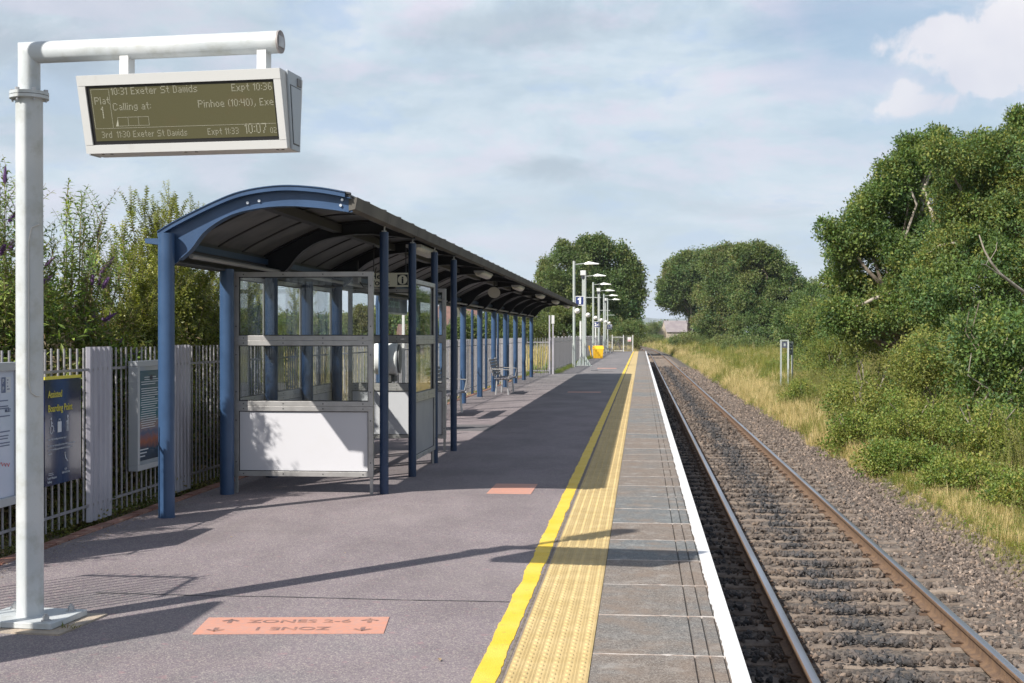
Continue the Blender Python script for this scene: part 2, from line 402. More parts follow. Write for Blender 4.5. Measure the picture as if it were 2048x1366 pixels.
def tree(label, base, blobs, n, protos, tr=0.2, scale=(0.8, 1.4), lump=0.34, limbs=6, group=None, name='tree', cat='tree', zmin=None, seg=8, fringe=26):
    t = thing(name, label, cat, base, 0, group)
    blobs = list(blobs); bigs = sorted(blobs, key=lambda b: -b[3])[:max(3, len(blobs) // 2)]
    for _ in range(fringe):
        b = rnd.choice(bigs); a = rnd.uniform(-.25, math.pi + .25); q = rnd.uniform(.90, 1.05); k_ = rnd.uniform(.12, .22) * max(b[3], 2.2)
        blobs.append((b[0] + CT * b[3] * q * math.cos(a), b[1] + rnd.uniform(-.4, .4) * b[4], b[2] + b[5] * q * math.sin(a), k_, k_, k_ * rnd.uniform(.8, 1.5)))
    rel = [(b[0] - base[0], b[1] - base[1], b[2] - base[2], b[3], b[4], b[5]) for b in blobs]
    crown('crown', rel, n, protos, t, scale, lump, None if zmin is None else zmin - base[2])
    big = max(rel, key=lambda b: b[3] * b[5]); top = Vector(big[:3])
    mb = MB(); k = 7; tp = wander((0, 0, -0.3), top, k, 0.03); mb.tube(tp, [tr * (1.15 - 0.85 * i / (k - 1)) for i in range(k)], seg, False)
    mb.obj('trunk', bark, t, 60)
    for j in range(limbs):
        b = rnd.choice(rel); d = rdir(); e = Vector(b[:3]) + Vector((d.x * b[3], d.y * b[4], abs(d.z) * b[5])) * 0.75
        s = tp[rnd.randint(2, k - 2)]
        MB().tube(wander(s, e, 6, 0.07), [tr * 0.5 * (1 - 0.8 * i / 5) for i in range(6)], 6, False).obj('limb', pale_bark if j % 2 else bark, t, 60)
    return t

# ------------------------------------------------------------------ terrain
X_KERB = -4.42; X_EDGE = 0.505; Y_END = 128.0; Y0 = -6.0
def track_dx(y): return 0.0 if y < 140 else -((y - 140) ** 2) / 9000.0
def smooth(a, b, x):
    t = min(1, max(0, (x - a) / (b - a))); return t * t * (3 - 2 * t)
def hgt(x, y):
    x2 = x - track_dx(y)
    if x2 > 4.0:
        h = -1.33 + 0.25 * smooth(4.0, 4.8, x2) + 0.55 * smooth(5.5, 10, x2) + 0.9 * smooth(9, 20, x2) * (1 - smooth(60, 130, y))
    elif x2 > 0.3: h = -1.33
    elif y > Y_END + 0.5: h = -1.33 + 0.5 * smooth(-0.2, -1.5, x2) - 0.5 * smooth(-8, -30, x2)
    elif x2 > -4.62: h = -1.33
    else: h = -0.10 - 0.5 * smooth(-4.8, -7.5, x2) - 1.4 * smooth(-12, -40, x2)
    h += 0.10 * mnoise.noise(Vector((x * 0.4, y * 0.4, 0))) * (0 if 0.3 < x2 < 4.6 else (0.2 if x2 > -5 and x2 < 0.3 else 1))
    if y > 700: h = min(h, -1.0)
    return h
def build_ground():
    xs = [-9000, -5000, -2500, -1200, -600, -300, -150, -80, -50, -35, -25, -18, -14, -11, -9, -8, -7, -6.2, -5.6, -5.1, -4.8, -4.63, -4.61, -2, -1, 0.2, 0.31, 1, 3.9, 4.1, 4.4, 4.8, 5.2, 5.6, 6, 6.6, 7.2, 8, 9, 10, 12, 14, 17, 20, 25, 35, 50, 80, 150, 300, 600, 1200, 2500, 5000, 9000]
    ys = [-60, -20] + [i * 1.0 for i in range(-6, 60)] + [60 + 3 * i for i in range(0, 22)] + [127.8, 128.6, 131, 134, 137, 140] + [146 + 8 * i for i in range(0, 45)] + [520, 600, 700, 900, 1300, 2000, 3500, 6000, 12000]
    vs = []; 
    for y in ys:
        for x in xs:
            X = x + (track_dx(y) if (abs(x) < 60 and y < 500) else (track_dx(500) if abs(x) < 60 else 0))
            vs.append((X, y, hgt(X, y) if y < 500 else hgt(x + track_dx(y), y)))
    n = len(xs); fs = [(j * n + i, j * n + i + 1, (j + 1) * n + i + 1, (j + 1) * n + i) for j in range(len(ys) - 1) for i in range(n - 1)]
    g = M('meadow soil', (0.09, 0.085, 0.04), 0.95, c2=(0.17, 0.14, 0.08), scale=0.35, detail=8, bump=0.5, bscale=12, dirt=(0.085, 0.085, 0.035), dscale=0.12, dlo=0.45, dhi=0.6, damt=0.8)
    me = bpy.data.meshes.new('ground'); me.from_pydata(vs, [], fs); me.materials.append(g); me.polygons.foreach_set('use_smooth', [True] * len(me.polygons))
    struct(link('ground', me))
    # far hills
    hm = M('distant hill', (0.06, 0.085, 0.05), 1.0, c2=(0.09, 0.11, 0.07), scale=0.002)
    mb = MB(); N = 90
    for k, (D, hh, w0, w1) in enumerate([(7000, 190, 1100, 1480), (6200, 90, 300, 1000)]):
        vs = []
        for i in range(N):
            u = w0 - 300 + (w1 - w0 + 900) * i / (N - 1)
            z = hh * (0.62 + 0.5 * mnoise.noise(Vector((u * 0.006 + 3 * k, 0.3, 0)))) + 3 * mnoise.noise(Vector((u * 0.05, 1, 0)))
            q = P(u, HZ, D); q2 = P(u, HZ, D + 1500)
            vs += [(q.x, q.y, -3), (q2.x, q2.y, max(5, z)), (q2.x * 1.2, q2.y * 1.2, -3)]
        mb.add(vs, [(3 * i, 3 * i + 3, 3 * i + 4, 3 * i + 1) for i in range(N - 1)] + [(3 * i + 1, 3 * i + 4, 3 * i + 5, 3 * i + 2) for i in range(N - 1)])
    struct(mb.obj('hills', hm, None, 60))
build_ground()

# ------------------------------------------------------------------ platform
def tarmac():
    m = bpy.data.materials.new('platform tarmac'); m.use_nodes = True; nt = m.node_tree; b = nt.nodes['Principled BSDF']
    pos = nt.nodes.new('ShaderNodeNewGeometry').outputs['Position']
    v = nt.nodes.new('ShaderNodeTexVoronoi'); v.inputs['Scale'].default_value = 150; nt.links.new(pos, v.inputs['Vector'])
    spk = nt.nodes.new('ShaderNodeSeparateColor'); nt.links.new(v.outputs['Color'], spk.inputs[0])
    stone = ramp(nt, spk.outputs[0], [(0.0, (0.105, 0.106, 0.112)), (0.35, (0.142, 0.142, 0.146)), (0.7, (0.175, 0.172, 0.172)), (0.95, (0.27, 0.26, 0.25))])
    stone2 = ramp(nt, spk.outputs[0], [(0.0, (0.145, 0.120, 0.136)), (0.35, (0.185, 0.155, 0.172)), (0.7, (0.220, 0.187, 0.195)), (0.95, (0.32, 0.285, 0.26))])
    sep = nt.nodes.new('ShaderNodeSeparateXYZ'); nt.links.new(pos, sep.inputs[0])
    n = noisen(nt, pos, 0.7, 5, 0.6); 
    f = mathn(nt, 'ADD', mathn(nt, 'MULTIPLY', n, 1.3), mathn(nt, 'MULTIPLY', sep.outputs[0], 0.10))
    f = mathn(nt, 'ADD', f, mathn(nt, 'MULTIPLY', mathn(nt, 'MINIMUM', sep.outputs[1], 9.0), 0.085))
    f = ramp(nt, f, [(0.62, 0.0), (0.95, 1.0)])
    f = mathn(nt, 'MULTIPLY', f, ramp(nt, mathn(nt, 'MULTIPLY', sep.outputs[1], 0.01), [(0.25, 1.0), (0.5, 0.25)]))
    col = mixc(nt, f, stone, stone2)
    pinks = ramp(nt, noisen(nt, pos, 14, 3, 0.6), [(0.62, 0.0), (0.68, 0.5)])
    col = mixc(nt, pinks, col, (0.30, 0.19, 0.20))
    stain = ramp(nt, noisen(nt, vmath(nt, 'MULTIPLY', pos, (1.0, 0.5, 1)).outputs[0], 1.1, 7, 0.65), [(0.35, 0.80), (0.6, 1.05)])
    col = mixc(nt, 1.0, col, stain, 'MULTIPLY')
    spots = ramp(nt, noisen(nt, vmath(nt, 'ADD', pos, (31, 7, 0)).outputs[0], 6.5, 3, 0.5), [(0.70, 0.0), (0.74, 0.35)])
    col = mixc(nt, spots, col, (0.10, 0.095, 0.10))
    lite = ramp(nt, noisen(nt, vmath(nt, 'ADD', pos, (3, 17, 0)).outputs[0], 0.45, 6, 0.6), [(0.5, 0.0), (0.7, 0.22)])
    col = mixc(nt, lite, col, (0.34, 0.30, 0.29))
    nt.links.new(col, b.inputs['Base Color']); b.inputs['Roughness'].default_value = 0.9; b.inputs['Specular IOR Level'].default_value = 0.25
    bn = nt.nodes.new('ShaderNodeBump'); bn.inputs['Strength'].default_value = 0.35; bn.inputs['Distance'].default_value = 0.003
    nt.links.new(v.outputs['Distance'], bn.inputs['Height']); bn.invert = True; nt.links.new(bn.outputs[0], b.inputs['Normal'])
    return m
def slab_mat():
    m = bpy.data.materials.new('coping concrete'); m.use_nodes = True; nt = m.node_tree; b = nt.nodes['Principled BSDF']
    pos = nt.nodes.new('ShaderNodeNewGeometry').outputs['Position']; oi = nt.nodes.new('ShaderNodeObjectInfo')
    v = nt.nodes.new('ShaderNodeTexVoronoi'); v.inputs['Scale'].default_value = 170; nt.links.new(pos, v.inputs['Vector'])
    spk = nt.nodes.new('ShaderNodeSeparateColor'); nt.links.new(v.outputs['Color'], spk.inputs[0])
    A = ramp(nt, spk.outputs[0], [(0.0, (0.065, 0.074, 0.078)), (0.5, (0.115, 0.124, 0.127)), (0.9, (0.23, 0.23, 0.225))])
    B = ramp(nt, spk.outputs[0], [(0.0, (0.085, 0.066, 0.055)), (0.5, (0.165, 0.132, 0.108)), (0.9, (0.27, 0.235, 0.205))])
    f = mathn(nt, 'ADD', mathn(nt, 'MULTIPLY', oi.outputs['Random'], 0.8), mathn(nt, 'MULTIPLY', noisen(nt, pos, 1.6, 5, 0.65), 0.9))
    col = mixc(nt, ramp(nt, f, [(0.6, 0.0), (1.0, 1.0)]), A, B)
    brn = ramp(nt, noisen(nt, vmath(nt, 'ADD', pos, (5, 2, 1)).outputs[0], 3.2, 7, 0.68), [(0.48, 0.0), (0.64, 0.65)])
    col = mixc(nt, brn, col, (0.20, 0.15, 0.115))
    lite = ramp(nt, noisen(nt, pos, 5, 7, 0.7), [(0.52, 0.0), (0.70, 0.40)])
    col = mixc(nt, lite, col, (0.38, 0.37, 0.35))
    nt.links.new(col, b.inputs['Base Color']); b.inputs['Roughness'].default_value = 0.88
    bn = nt.nodes.new('ShaderNodeBump'); bn.inputs['Strength'].default_value = 0.5; bn.inputs['Distance'].default_value = 0.003
    nt.links.new(v.outputs['Distance'], bn.inputs['Height']); nt.links.new(bn.outputs[0], b.inputs['Normal'])
    return m
tar = tarmac()
yel = M('yellow line paint', (0.70, 0.47, 0.026), 0.65, c2=(0.74, 0.52, 0.07), scale=3, detail=5, bump=0.3, bscale=150, dirt=(0.30, 0.22, 0.08), dscale=22, dlo=0.56, dhi=0.76, damt=0.7)
buff = M('buff tactile paving', (0.46, 0.34, 0.15), 0.8, c2=(0.52, 0.395, 0.19), scale=6, detail=6, rand=0.06, bump=0.2, bscale=200, dirt=(0.33, 0.25, 0.12), dscale=7, dlo=0.48, dhi=0.78, damt=0.45)
whitep = M('white edge paint', (0.66, 0.66, 0.67), 0.55, dirt=(0.5, 0.5, 0.5), dscale=14, dlo=0.58, dhi=0.8, damt=0.5, bump=0.2, bscale=120)
mortar = M('pale mortar', (0.52, 0.48, 0.45), 0.9, c2=(0.34, 0.27, 0.23), scale=12)
brickm = M('red kerb brick', (0.24, 0.11, 0.08), 0.9, c2=(0.32, 0.19, 0.15), scale=10, rand=0.25, bump=0.4, bscale=90)
brickm2 = M('platform wall brick', (0.16, 0.10, 0.08), 0.9, c2=(0.24, 0.17, 0.13), scale=6, bump=0.4, bscale=60)
darkgap = M('dark joint', (0.03, 0.028, 0.025), 0.95)

plat = MB()
plat.box(-4.34, -0.62, Y0, Y_END, -1.32, 0.0)
platform = struct(plat.obj('platform', tar))
MB().box(-0.62, 0.44, Y0, Y_END, -1.30, -0.055).obj('platform_wall', brickm2, platform)
SL = 0.9145
ys0 = 5.62
# coping slabs with two grooves
def slab_mesh():
    x0, x1 = -0.236, 0.500; z1 = 0.0; z0 = -0.05; gw = 0.006; gd = 0.012
    top = [(x0, z1)]
    for g in (0.262, 0.336, 0.405):
        top += [(g - gw, z1), (g - gw * 0.4, z1 - gd), (g + gw * 0.4, z1 - gd), (g + gw, z1)]
    top += [(x1 - 0.008, z1), (x1, z1 - 0.01)]
    prof = top + [(x1, z0), (x0, z0)]
    mb = MB(); mb.prism(prof, 0.004, SL - 0.004, 'Y')
    return mb.mesh('coping_slab', slab_mat())
sm = slab_mesh()
mj = MB()
for s in (-1, 1): pass
mj.box(-0.236, 0.41, -0.007, 0.007, -0.045, 0.0008)
mj.add([(0.08, 0, 0.0014), (0.13, -0.020, 0.0014), (0.18, 0, 0.0014), (0.13, 0.020, 0.0014)], [(0, 1, 2, 3)])
mjm = mj.mesh('mortar_joint', mortar)
def tile_mesh(detail):
    mb = MB(); x0, x1 = -0.630, -0.240; y0, y1 = 0.003, SL - 0.003
    mb.box(x0, x1, y0, y1, -0.05, -0.001)
    if detail:
        w = (x1 - x0) / 6
        for i in range(6):
            cx = x0 + w * (i + 0.5)
            for rx in (-0.42, -0.34, 0.34, 0.42):
                xx = cx + rx * w
                mb.add([(xx - 0.0018, y0, -0.001), (xx, y0, 0.0008), (xx + 0.0018, y0, -0.001), (xx - 0.0018, y1, -0.001), (xx, y1, 0.0008), (xx + 0.0018, y1, -0.001)],
                       [(0, 1, 4, 3), (1, 2, 5, 4)])
            for j in range(12):
                cy = y0 + (y1 - y0) * (j + 0.5) / 12; a = 0.0135; b = 0.024; vs = []
                for (s, z) in ((1.0, -0.001), (0.6, 0.0046)):
                    for k in range(8):
                        q = math.pi * 2 * k / 8; vs.append((cx + a * s * math.cos(q), cy + b * s * math.sin(q), z))
                mb.add(vs, [(k, (k + 1) % 8, 8 + (k + 1) % 8, 8 + k) for k in range(8)] + [tuple(range(8, 16))])
    return mb.mesh('tactile_tile', buff)
tm1, tm0 = tile_mesh(True), tile_mesh(False)
k = 0; y = ys0 - SL
while y < Y_END - SL * 0.5:
    link('coping_slab', sm, platform, (0, y, rnd.uniform(-0.0012, 0.0012)))
    link('tactile_tile', tm1 if y < 45 else tm0, platform, (0, y, 0))
    if y < 70: link('mortar_joint', mjm, platform, (0, y, 0))
    y += SL; k += 1
# painted ribbons with ragged edges
def ribbon(name, xl, xr, jl, jr, mat, z0, z1, parent, step=0.05, seed=0, ymax=Y_END):
    vs = []; y = Y0; n = 0
    while y < ymax + 0.01:
        a = jl * (mnoise.noise(Vector((y * 2.2, seed, 0))) + 0.6 * mnoise.noise(Vector((y * 11, seed + 5, 0))))
        b = jr * (mnoise.noise(Vector((y * 2.2, seed + 9, 0))) + 0.8 * mnoise.noise(Vector((y * 13, seed + 7, 0))))
        vs += [(xl + a, y, z0), (xl + a + 0.003, y, z1), (xr + b - 0.003, y, z1), (xr + b, y, z0)]; n += 1
        y += step if y < 60 else 0.5
    fs = []
    for i in range(n - 1):
        for j in range(3): fs.append((4 * i + j, 4 * i + j + 1, 4 * i + 4 + j + 1, 4 * i + 4 + j))
    mb = MB(); mb.add(vs, fs); return mb.obj(name, mat, parent)
ribbon('yellow_line', -0.765, -0.652, 0.016, 0.010, yel, -0.002, 0.004, platform, seed=1)
ribbon('white_edge_line', 0.410, 0.4995, 0.010, 0.0, whitep, -0.004, 0.0045, platform, seed=4, step=0.03)
# joint strip between tarmac and tiles
MB().box(-0.644, -0.631, Y0, Y_END, -0.03, 0.0015).obj('joint_strip', M('joint filler', (0.11, 0.085, 0.065), 0.95, c2=(0.2, 0.17, 0.13), scale=20), platform)
# thin dark line across the tarmac
vs = []
for i in range(60):
    x = -3.3 + i * (2.53 / 59); c = 7.735 + 0.012 * mnoise.noise(Vector((x * 1.7, 3, 0))) + (x + 0.77) * -0.012; w = 0.006 + 0.004 * mnoise.noise(Vector((x * 9, 0, 0)))
    vs += [(x, c - w, 0.003), (x, c + w, 0.003)]
MB().add(vs, [(2 * i, 2 * i + 2, 2 * i + 3, 2 * i + 1) for i in range(59)]).obj('tarmac_dark_line', M('dark tarmac line', (0.045, 0.045, 0.05), 0.8), platform)
# kerb of bricks
bk = MB().box(-0.05, 0.05, 0.0, 0.206, -0.12, 0.012).mesh('kerb_brick', brickm)
y = 5.0; k = 0
MB().box(-4.46, -4.335, Y0, Y_END, -0.6, -0.008).obj('kerb_bed', mortar, platform)
while k < 230:
    link('kerb_brick', bk, platform, (-4.40 + rnd.uniform(-0.004, 0.004), y, rnd.uniform(-0.006, 0.003)), (0, rnd.uniform(-0.02, 0.02), rnd.uniform(-0.015, 0.015)))
    y += 0.216; k += 1
stuff(MB().box(-4.448, -4.352, y, Y_END, -0.1, 0.006).obj('distant_kerb', brickm, platform))
pmat = M('tarmac repair', (0.105, 0.10, 0.105), 0.9, c2=(0.14, 0.13, 0.135), scale=40, bump=.3, bscale=200)
for (x0, x1, y0, y1) in ((-3.2, -2.5, 21.5, 23.0), (-1.9, -1.2, 57, 58.2)):
    MB().box(x0, x1, y0, y1, 0.0, 0.004).obj('tarmac_patch', pmat, platform)
# litter of dead leaves, grit along the kerb
lt = MB()
for _ in range(700):
    y = rnd.uniform(6.5, 20); x = -4.34 + abs(rnd.gauss(0, 0.16)); leaf(lt, (x, y, 0.004), (rnd.uniform(-1, 1), rnd.uniform(-1, 1), 0.1), (0, 0, 1), rnd.uniform(0.01, 0.03), rnd.uniform(0.006, 0.014))
for (u, v) in ((460, 1074), (545, 1092), (690, 1106), (304, 1141), (880, 1325)): leaf(lt, G(u, v) + Vector((0, 0, 0.006)), rdir(), (0, 0, 1), 0.035, 0.02)
stuff(lt.obj('fallen_leaves', L_dead)); 

# ------------------------------------------------------------------ floor plates, manhole
orange = M('orange floor vinyl', (0.54, 0.25, 0.175), 0.65, c2=(0.46, 0.25, 0.20), scale=30, dirt=(0.5, 0.3, 0.25), dscale=5, dlo=0.5, dhi=0.75, damt=0.5)
dtext = M('floor print', (0.19, 0.12, 0.11), 0.7, dirt=(0.50, 0.25, 0.17), dscale=12, dlo=0.42, dhi=0.6, damt=0.75)
def floor_sign(label, c, w, d, rz, words=True):
    t = thing('floor_sign', label, 'floor marking', (c[0], c[1], 0), rz, 'orange zone plates on the platform')
    mb = MB(); n = 24; vs = []
    mb.box(-w / 2, w / 2, -d / 2, d / 2, 0.0005, 0.004); mb.obj('vinyl_plate', orange, t)
    if words:
        text('ZONES 2-6', 0.105, TR(0.02, 0.055, 0.0055), dtext, t, align='CENTER', off=0.012, sx=1.12, depth=0.0003)
        text('ZONE 1', 0.105, TR(0.0, -0.055, 0.0055, rz=math.pi), dtext, t, align='CENTER', off=0.012, sx=1.12, depth=0.0003)
        for (x, y, s) in ((-0.36, 0.10, 1), (0.40, 0.10, 1), (-0.40, -0.105, -1), (0.38, -0.105, -1)):
            a = MB(); z = 0.0055; q = s
            a.add([(x - .012, y - .05 * q, z), (x + .012, y - .05 * q, z), (x + .012, y + .035 * q, z), (x - .012, y + .035 * q, z)], [(0, 1, 2, 3)])
            for e in (-1, 1):
                a.add([(x, y + .05 * q, z + .0004), (x + e * .05, y + .005 * q, z + .0004), (x + e * .036, y - .008 * q, z + .0004), (x - e * .006, y + .030 * q, z + .0004)], [(0, 1, 2, 3)])
            a.obj('arrow', dtext, t)
    return t
floor_sign('orange zones 2-6 floor plate in the foreground tarmac', (-1.865, 7.0), 1.0, 0.40, R(6.6))
floor_sign('orange floor plate half in the canopy shadow', (-1.30, 13.45), 0.44, 0.86, R(0), False)
floor_sign('orange floor plate deep inside the canopy shadow', (-1.55, 36.4), 0.9, 0.5, 0, False)
floor_sign('small faded orange floor plate near the yellow grit bin', (-1.6, 62.5), 0.9, 0.9, 0, False)
mh = thing('manhole_cover', 'small dark metal inspection cover in the far platform', 'manhole cover', (*G(1189, 741).xy, 0))
MB().box(-0.16, 0.16, -0.55, 0.55, -0.01, 0.004).obj('lid', M('cast iron', (0.05, 0.05, 0.055), 0.6, 0.3), mh)
MB().box(-0.19, 0.19, -0.60, 0.60, -0.01, 0.002).obj('rim', M('concrete rim', (0.2, 0.2, 0.2), 0.9), mh)

# ------------------------------------------------------------------ railway
Z_RAIL = H - 2.48
rust = M('rusty rail steel', (0.17, 0.105, 0.062), 0.8, 0.0, c2=(0.115, 0.072, 0.048), scale=14, detail=5, bump=0.2, bscale=80)
shiny = M('polished rail head', (0.42, 0.43, 0.48), 0.33, 0.9, c2=(0.30, 0.29, 0.31), scale=4, stretch=(1, 0.1, 1))
sleeperm = M('weathered concrete sleeper', (0.165, 0.130, 0.104), 0.95, c2=(0.22, 0.178, 0.145), scale=7, detail=6, rand=0.15, bump=0.6, bscale=50, dirt=(0.09, 0.07, 0.06), dscale=3, dlo=0.45, dhi=0.65, damt=0.7)
clipm = M('rail clip iron', (0.13, 0.085, 0.06), 0.8, 0.2)
bedm = M('ballast bed', (0.06, 0.05, 0.043), 0.95, c2=(0.17, 0.14, 0.115), scale=26, detail=6, lo=0.42, hi=0.6, bump=1.0, bscale=30, dirt=(0.055, 0.05, 0.05), dscale=1.0)
RX = (1.25, 2.755)
def stones_mat():
    m = bpy.data.materials.new('ballast stone'); m.use_nodes = True; nt = m.node_tree; b = nt.nodes['Principled BSDF']
    oi = nt.nodes.new('ShaderNodeObjectInfo'); g = nt.nodes.new('ShaderNodeNewGeometry')
    c = ramp(nt, oi.outputs['Random'], [(0.0, (0.05, 0.039, 0.033)), (0.4, (0.088, 0.069, 0.058)), (0.75, (0.128, 0.104, 0.088)), (0.96, (0.17, 0.125, 0.095)), (1.0, (0.25, 0.20, 0.165))])
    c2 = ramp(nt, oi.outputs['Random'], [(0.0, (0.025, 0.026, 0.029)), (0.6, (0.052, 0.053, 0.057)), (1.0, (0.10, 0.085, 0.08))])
    s = nt.nodes.new('ShaderNodeSeparateXYZ'); nt.links.new(g.outputs['Position'], s.inputs[0])
    dist = mathn(nt, 'ABSOLUTE', mathn(nt, 'SUBTRACT', s.outputs[0], 1.95))
    dist = mathn(nt, 'ADD', dist, mathn(nt, 'MULTIPLY', mathn(nt, 'SUBTRACT', noisen(nt, g.outputs['Position'], 1.3, 4), 0.5), 1.0))
    f = ramp(nt, dist, [(0.10, 0.95), (0.30, 0.0)])
    near = ramp(nt, s.outputs[0], [(0.0, 0.85), (1.15, 0.85), (1.32, 0.0)])  # stones beside the platform darkened: its shade is put into their colour
    clean = ramp(nt, mathn(nt, 'MULTIPLY', s.outputs[0], 0.2), [(0.56, 1.0), (0.62, 1.35)])
    cc = vmath(nt, 'SCALE', c); nt.links.new(clean, cc.inputs['Scale'])
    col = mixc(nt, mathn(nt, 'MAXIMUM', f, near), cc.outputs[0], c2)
    nt.links.new(col, b.inputs['Base Color']); b.inputs['Roughness'].default_value = 0.9
    return m
def build_track():
    tr = struct(link('railway_track', None))
    # bed surface
    vs = []; ys = [Y0 + i * 0.5 for i in range(292)] + [142 + 6 * i for i in range(60)]
    prof = [(0.44, -1.14), (0.8, -1.105), (1.6, -1.10), (2.0, -1.095), (2.5, -1.10), (3.3, -1.10), (3.7, -1.125), (4.28, -1.30), (4.5, -1.31)]
    for y in ys:
        for (x, z) in prof: vs.append((x + track_dx(y) + (0.08 * mnoise.noise(Vector((y * .5, x, 0))) if x > 3.5 else 0), y, z + 0.012 * mnoise.noise(Vector((x * 3, y * 3, 0)))))
    n = len(prof); mb = MB(); mb.add(vs, [(j * n + i, j * n + i + 1, (j + 1) * n + i + 1, (j + 1) * n + i) for j in range(len(ys) - 1) for i in range(n - 1)])
    mb.obj('ballast_bed', bedm, tr)
    # rails
    hp = [(-.036, 0), (.036, 0)]
    prof = [(-.070, -.159), (-.070, -.148), (-.020, -.132), (-.010, -.115), (-.010, -.05), (-.034, -.036), (-.036, -.010), (-.030, -.003), (-.018, 0.0),
            (.018, 0.0), (.030, -.003), (.036, -.010), (.034, -.036), (.010, -.05), (.010, -.115), (.020, -.132), (.070, -.148), (.070, -.159)]
    n = len(prof)
    for X in RX:
        ys = [Y0, 20, 60, 140] + [146 + 8 * i for i in range(44)]
        vs = []; 
        for y in ys:
            for (x, z) in prof: vs.append((X + x + track_dx(y), y, Z_RAIL + z))
        mb = MB()
        for j in range(len(ys) - 1):
            for i in range(n - 1):
                mb.cur = 1 if i in (7, 8, 9) else 0
                mb.f.append((j * n + i, (j + 1) * n + i, (j + 1) * n + i + 1, j * n + i + 1)); mb.m.append(mb.cur)
        mb.v = vs
        mb.obj('rail', [rust, shiny], tr, 35)
    # sleepers
    ms = []
    for q in range(4):
        mb = MB(); N = 14; vs = []
        for i in range(N + 1):
            x = 0.75 + 2.5 * i / N; zt = -1.072 + rnd.uniform(-0.006, 0.006) - 0.012 * math.exp(-((x - 2.0) / 0.4) ** 2)
            w = 0.102 + rnd.uniform(-0.014, 0.014)
            vs += [(x, -w - 0.02, -1.25), (x, -w, zt - 0.015), (x, -w + 0.02, zt), (x, w - 0.02, zt), (x, w, zt - 0.015), (x, w + 0.02, -1.25)]
        mb.add(vs, [(6 * i + j, 6 * i + 6 + j, 6 * i + 7 + j, 6 * i + 1 + j) for i in range(N) for j in range(5)] + [(0, 1, 2, 3, 4, 5), tuple(reversed([6 * N + j for j in range(6)]))])
        ms.append(mb.mesh('sleeper', sleeperm, 40))
    cm = MB()    # e-shaped spring clip
    pts = [(0.0, 0.03, 0.0), (0.03, 0.035, 0.02), (0.055, 0.015, 0.035), (0.06, -0.015, 0.04), (0.035, -0.03, 0.035), (0.01, -0.01, 0.03), (-0.03, 0.0, 0.015)]
    cm.tube(pts, 0.011, 6); cm.box(-0.01, 0.07, -0.035, 0.035, -0.01, 0.012)
    cmr = cm.mesh('rail_clip', clipm, 50)
    cm2 = MB(); cm2.tube([(-a, b, c) for a, b, c in pts], 0.011, 6); cm2.box(-0.07, 0.01, -0.035, 0.035, -0.01, 0.012); cml = cm2.mesh('rail_clip', clipm, 50)
    y = 5.1; k = 0; sy = []
    while k < 290:
        s = link('sleeper', ms[k % 4], tr, (track_dx(y), y, rnd.uniform(-0.01, 0.006)), (0, 0, rnd.uniform(-0.008, 0.008)))
        if k < 70:
            for X in RX:
                link('rail_clip', cmr, s, (X + 0.066, 0.0, Z_RAIL - 0.150)); link('rail_clip', cml, s, (X - 0.066, 0.0, Z_RAIL - 0.150))
        sy.append(y); y += 0.646; k += 1
    # stones
    pr = []
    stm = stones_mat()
    for q in range(5):
        mb = MB(); vs = [];
        import bmesh
        bm = bmesh.new(); bmesh.ops.create_icosphere(bm, subdivisions=1, radius=1)
        for _ in range(4):
            d = rdir(); c = rnd.uniform(0.45, 0.75)
            for v in bm.verts:
                t = v.co.dot(d)
                if t > c: v.co -= d * (t - c)
        for v in bm.verts: v.co *= rnd.uniform(0.68, 1.25); v.co.z *= 0.72; v.co.x *= 1.15
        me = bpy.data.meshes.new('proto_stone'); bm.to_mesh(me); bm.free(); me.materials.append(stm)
        pr.append(bpy.data.objects.new('proto_stone%d' % q, me))
    pts = []; rot = []; scl = []
    sya = np.array(sy)
    def bedz(x):
        g = -1.319 + max(0, x - 4.1) * 0.38 if x < 4.4 else -1.205 + (x - 4.4) * .3125
        return -1.125 if x < 3.7 else max(-1.125 - (x - 3.7) / 0.65 * 0.20, g)
    def zone(ya, yb, dens, size):
        area = (yb - ya) * 4.15; n = int(area * dens)
        for _ in range(n):
            y = rnd.uniform(ya, yb); x = rnd.uniform(0.47, 4.66 + 0.15 * mnoise.noise(Vector((y * 1.1, 4, 0))))
            dy = np.abs(sya[max(0, int((y - 5.1) / 0.646) - 1):int((y - 5.1) / 0.646) + 3] - y)
            on = len(dy) and dy.min() < 0.105
            z = bedz(x)
            if on and 0.78 < x < 3.22:
                cen = math.exp(-((x - 2.0 + 0.2 * mnoise.noise(Vector((y, 0, 0)))) / 0.36) ** 2) * (1.1 + 0.5 * mnoise.noise(Vector((y * 1.5, 7, 0))))
                if rnd.random() > 0.36 + 0.64 * cen: continue
                z = -1.058
            if abs(x - 1.25) < 0.085 or abs(x - 2.755) < 0.085:
                if on: continue
                z -= 0.03
            s = size * rnd.uniform(0.55, 1.25)
            pts.append((x + track_dx(y), y, z + (.004 if x < 3.5 and not on else 0) + rnd.uniform(-0.3, 0.9) * s)); scl.append(s)
    zone(5.0, 16, 680, 0.027); zone(16, 30, 420, 0.030); zone(30, 60, 220, 0.038); zone(60, 110, 70, 0.06)
    n = len(pts)
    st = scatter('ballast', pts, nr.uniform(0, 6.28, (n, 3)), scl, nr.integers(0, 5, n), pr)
    stuff(st)
build_track()

